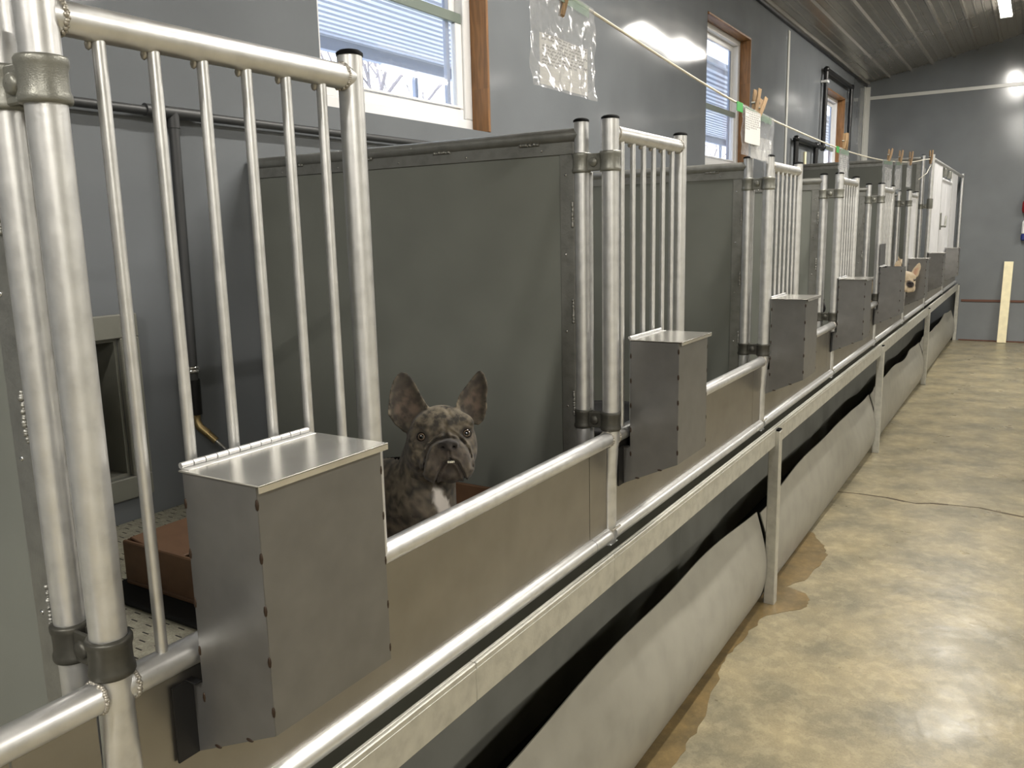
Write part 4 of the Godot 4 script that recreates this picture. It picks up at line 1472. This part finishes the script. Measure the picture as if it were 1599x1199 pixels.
func head_d(p: Vector3) -> float:
	var d := face_d(p)
	if p.y > 0.015:
		if p.x < -0.02: d = smin(d, ear_d(p, ear_l, Vector2(-0.082, 0.04), Vector2(-0.096, 0.17)), 0.012)
		elif p.x > 0.015: d = smin(d, ear_d(p, ear_r, Vector2(0.078, 0.04), Vector2(0.088, 0.167)), 0.012)
	return smin(d, cap_d(p, bones[0][0], bones[0][1], bones[0][2], bones[0][3]), 0.03)

func dog_color(p: Vector3, kind: int, head: bool) -> Color:
	if kind == 2: return Color(0.012, 0.011, 0.011)
	var n1 := fur.get_noise_3d(p.x * 38.0, p.y * 38.0, p.z * 38.0)
	var n2 := fur.get_noise_3d(p.x * 230.0 + 50.0, p.y * 120.0, p.z * 230.0)
	var inner := 0.0
	var earm := 0.0
	if head and p.y > 0.02 and p.z < -0.015:
		var e := ear_l if p.x < 0.0 else ear_r
		var dd := poly_d(Vector2(p.x, p.y), e)
		earm = smoothstep(0.0, 0.012, -dd) * smoothstep(0.025, 0.055, p.y) * smoothstep(-0.020, -0.036, p.z)
		if p.z > -0.064: inner = earm * smoothstep(0.010, 0.024, -dd) * smoothstep(0.03, 0.06, p.y) * (1.0 - smoothstep(0.105, 0.145, p.y))
	if kind == 1:
		var c := Color(0.66, 0.53, 0.36).lerp(Color(0.74, 0.64, 0.48), clampf(0.5 + n1, 0, 1))
		c = c.lerp(Color(0.62, 0.36, 0.26), inner * 0.8)
		if head and p.z > 0.0: c = c.lerp(Color(0.03, 0.022, 0.02), 1.0 - smoothstep(0.7, 1.1, Vector2((p.x - 0.009) / 0.04, (p.y + 0.026) / 0.034).length()))
		return c
	var c := Color(0.030, 0.024, 0.017).lerp(Color(0.165, 0.138, 0.098), clampf(0.46 + n1 * 1.3 + n2 * (0.25 if head else 0.8), 0, 1))
	if head:
		var top := smoothstep(0.025, 0.075, p.y) * (1.0 - smoothstep(0.085, 0.10, p.y))
		c = c.lerp(Color(0.30, 0.26, 0.19), top * clampf(0.40 + n1 * 1.2 + n2 * 0.5, 0, 1))
		c = c.lerp(Color(0.034, 0.027, 0.019), 0.8 * earm)
		c = c.lerp(Color(0.16, 0.115, 0.085), inner * clampf(0.5 + n1, 0.2, 1.0))
		var nose := 1.0 - smoothstep(0.85, 1.15, Vector2((p.x - 0.009) / 0.026, (p.y + 0.014) / 0.015).length())
		if p.z > 0.03: c = c.lerp(Color(0.042, 0.038, 0.036), nose)
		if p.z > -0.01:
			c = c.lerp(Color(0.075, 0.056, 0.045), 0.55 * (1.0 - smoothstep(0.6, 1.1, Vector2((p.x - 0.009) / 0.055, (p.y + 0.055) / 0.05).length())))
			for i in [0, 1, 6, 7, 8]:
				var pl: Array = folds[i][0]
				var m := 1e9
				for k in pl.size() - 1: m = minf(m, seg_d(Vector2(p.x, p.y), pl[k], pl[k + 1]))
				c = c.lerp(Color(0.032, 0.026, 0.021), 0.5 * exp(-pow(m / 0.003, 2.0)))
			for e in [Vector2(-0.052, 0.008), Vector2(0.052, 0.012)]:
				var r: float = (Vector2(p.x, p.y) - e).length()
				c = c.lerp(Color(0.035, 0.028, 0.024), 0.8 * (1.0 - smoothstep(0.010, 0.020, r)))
	# white blaze on the chest
	var b := Vector2((p.x + 0.010 + (p.y + 0.16) * 0.35) / 0.017, (p.y + 0.165) / 0.055)
	if p.y < -0.10 and p.z > -0.12: c = c.lerp(Color(0.80, 0.76, 0.70), (1.0 - smoothstep(0.75, 1.1, b.length() + n2 * 0.4)))
	return c

func nets(mb: MB, lo: Vector3, hi: Vector3, cell: float, head: bool, kind: int) -> void:
	var nx := int((hi.x - lo.x) / cell) + 2
	var ny := int((hi.y - lo.y) / cell) + 2
	var nz := int((hi.z - lo.z) / cell) + 2
	var val := PackedFloat32Array()
	val.resize(nx * ny * nz)
	val.fill(1.0)
	var B := 6
	var reach := cell * B * 0.87 + 0.014
	for bz in range(0, nz, B):
		for by in range(0, ny, B):
			for bx in range(0, nx, B):
				var mid := lo + Vector3(bx + B * 0.5, by + B * 0.5, bz + B * 0.5) * cell
				var dm := head_d(mid) if head else body_d(mid)
				var far := absf(dm) > reach
				for z in range(bz, mini(bz + B, nz)):
					for y in range(by, mini(by + B, ny)):
						for x in range(bx, mini(bx + B, nx)):
							var p := lo + Vector3(x, y, z) * cell
							val[(z * ny + y) * nx + x] = dm if far else (head_d(p) if head else body_d(p))
	var at := PackedInt32Array()
	at.resize(nx * ny * nz)
	at.fill(-1)
	var first := mb.v.size()
	var off := [0, 1, nx, nx + 1, nx * ny, nx * ny + 1, nx * ny + nx, nx * ny + nx + 1]
	var edges := [[0, 1], [2, 3], [4, 5], [6, 7], [0, 2], [1, 3], [4, 6], [5, 7], [0, 4], [1, 5], [2, 6], [3, 7]]
	for z in nz - 1:
		for y in ny - 1:
			for x in nx - 1:
				var i := (z * ny + y) * nx + x
				var neg := 0
				for k in 8:
					if val[i + off[k]] < 0.0: neg += 1
				if neg == 0 or neg == 8: continue
				var sum := Vector3.ZERO
				var cnt := 0
				for e in edges:
					var va := val[i + off[e[0]]]
					var vb := val[i + off[e[1]]]
					if (va < 0.0) == (vb < 0.0): continue
					var w := va / (va - vb)
					var pa := Vector3(e[0] & 1, (e[0] >> 1) & 1, e[0] >> 2)
					var pb := Vector3(e[1] & 1, (e[1] >> 1) & 1, e[1] >> 2)
					sum += pa.lerp(pb, w)
					cnt += 1
				var p := lo + (Vector3(x, y, z) + sum / cnt) * cell
				at[i] = mb.v.size()
				mb.v.append(p)
				mb.n.append(Vector3.ZERO)
				mb.c.append(dog_color(p, kind, head))
	var steps := [1, nx, nx * ny]
	for z in range(1, nz - 1):
		for y in range(1, ny - 1):
			for x in range(1, nx - 1):
				var i := (z * ny + y) * nx + x
				var a := val[i] < 0.0
				for ax in 3:
					if a == (val[i + steps[ax]] < 0.0): continue
					var s1: int = steps[(ax + 1) % 3]
					var s2: int = steps[(ax + 2) % 3]
					var q := [at[i], at[i - s1], at[i - s1 - s2], at[i - s2]]
					if q[0] < 0 or q[1] < 0 or q[2] < 0 or q[3] < 0: continue
					# outward is along +axis when the near corner is inside
					if a: q.reverse()
					for tr in [[0, 1, 2], [0, 2, 3]]:
						mb.t.append(q[tr[0]]); mb.t.append(q[tr[1]]); mb.t.append(q[tr[2]])
						var fn := (mb.v[q[tr[2]]] - mb.v[q[tr[0]]]).cross(mb.v[q[tr[1]]] - mb.v[q[tr[0]]])
						for k in 3: mb.n[q[tr[k]]] += fn
	for i in range(first, mb.v.size()): mb.n[i] = mb.n[i].normalized()

func surf_z(x: float, y: float) -> float:
	var z := 0.12
	for i in 200:
		var d := face_d(Vector3(x, y, z))
		if d < 0.0004: break
		z -= maxf(d * 0.5, 0.0004)
	return z

func make_dog(label: String, at: Vector3, to: Vector3, kind: int, scale: float, ch: float, cb: float, roll := 0.0) -> Node3D:
	var t := thing("dog", label, "dog")
	var fz := (to - at).normalized()
	var rx := Vector3.UP.cross(fz).normalized()
	var uy := fz.cross(rx)
	t.transform = Transform3D(Basis(rx, uy, fz) * Basis(Vector3(0, 0, 1), roll) * Basis.from_scale(Vector3.ONE * scale), at)
	var mb := MB.new()
	nets(mb, Vector3(-0.15, -0.125, -0.135), Vector3(0.128, 0.182, 0.075), ch, true, kind)
	nets(mb, Vector3(-0.38, -0.55, -0.62), Vector3(0.09, -0.045, 0.06), cb, false, kind)
	obj("body", mb, M.fur, t)
	for s in [-1, 1]:
		var e := Vector2(-0.052, 0.008) if s < 0 else Vector2(0.052, 0.012)
		var ez := surf_z(e.x, e.y)
		var c := Vector3(e.x, e.y, ez - 0.0045)
		var look := Vector3(0.12 * s, 0.03, 1).normalized()
		var a := MB.new()
		a.ball(c, Vector3.ONE * 0.0138, 20)
		var eo := obj("eye", a, M.eye_white, t)
		a = MB.new()
		var prof := []
		for i in 7:
			var w := 0.62 * i / 6.0
			prof.append(Vector2(sin(0.62 - w) * 0.0140 + 0.00005, cos(0.62 - w) * 0.0140))
		a.lathe(c, look, prof, 20)
		obj("iris", a, M.iris, eo)
		a = MB.new()
		prof = []
		for i in 5:
			var w := 0.40 * i / 4.0
			prof.append(Vector2(sin(0.40 - w) * 0.0142 + 0.00005, cos(0.40 - w) * 0.0142))
		a.lathe(c, look, prof, 16)
		obj("pupil", a, M.pupil, eo)
	if kind == 0:
		var a := MB.new()
		for i in 4:
			var x := 0.007 + i * 0.0042
			a.box(Vector3(x, -0.0525, surf_z(x, -0.0525) + 0.0015), Vector3(0.0038, 0.0052, 0.004), 0.001)
		obj("teeth", a, M.teeth, t)
	return t

func build_dogs() -> void:
	fur.seed = 5
	fur.frequency = 1.0
	fur.noise_type = FastNoiseLite.TYPE_SIMPLEX_SMOOTH
	fur.fractal_octaves = 3
	make_bones()
	M.fur = mat(Color(0.86, 0.85, 0.84), 0.75, 0.0, null, 14.0, noise_tex(41, 0.09, 3, [], 512, true, 6.0), 0.5)
	M.fur.uv1_world_triplanar = false
	M.fur.vertex_color_use_as_albedo = true
	M.fur.rim_enabled = true
	M.fur.rim = 0.25
	M.eye_white = mat(Color(0.10, 0.08, 0.07), 0.08)
	M.iris = mat(Color(0.36, 0.31, 0.265), 0.06)
	M.pupil = mat(Color(0.01, 0.01, 0.01), 0.03)
	M.teeth = mat(Color(0.9, 0.88, 0.8), 0.25)
	var o := DOG_AT
	make_dog("brindle grey french bulldog with upright ears and white chest patch, looking at the camera", o, CAM, 0, 1.0, 0.0032, 0.010)
	make_bones(Vector3(-0.10, 0.05, -0.07), 0.65)
	make_dog("cream dog resting its head over the low rail, partly hidden by the open feeder", CREAM_AT, CREAM_AT + Vector3(0.5, -0.05, 1.0), 1, 0.98, 0.006, 0.016, -0.10)
	make_bones()
	make_dog("cream dog with only an ear tip showing above the feeder before the tall gate", CREAM2_AT, CREAM2_AT + Vector3(1.0, 0.1, 1.0), 1, 0.98, 0.008, 0.018)
	make_dog("black dog, a strip of it showing between the posts left of the fourth feeder", BLACK_AT, BLACK_AT + Vector3(1.0, 0.1, 0.4), 2, 0.98, 0.008, 0.018)

const DOG_AT := Vector3(-0.155, 1.296, -1.54)
const CREAM_AT := Vector3(0.065, 1.28, -8.15)
const CREAM2_AT := Vector3(-0.16, 1.33, -9.85)
const BLACK_AT := Vector3(-0.17, 1.32, -5.52)
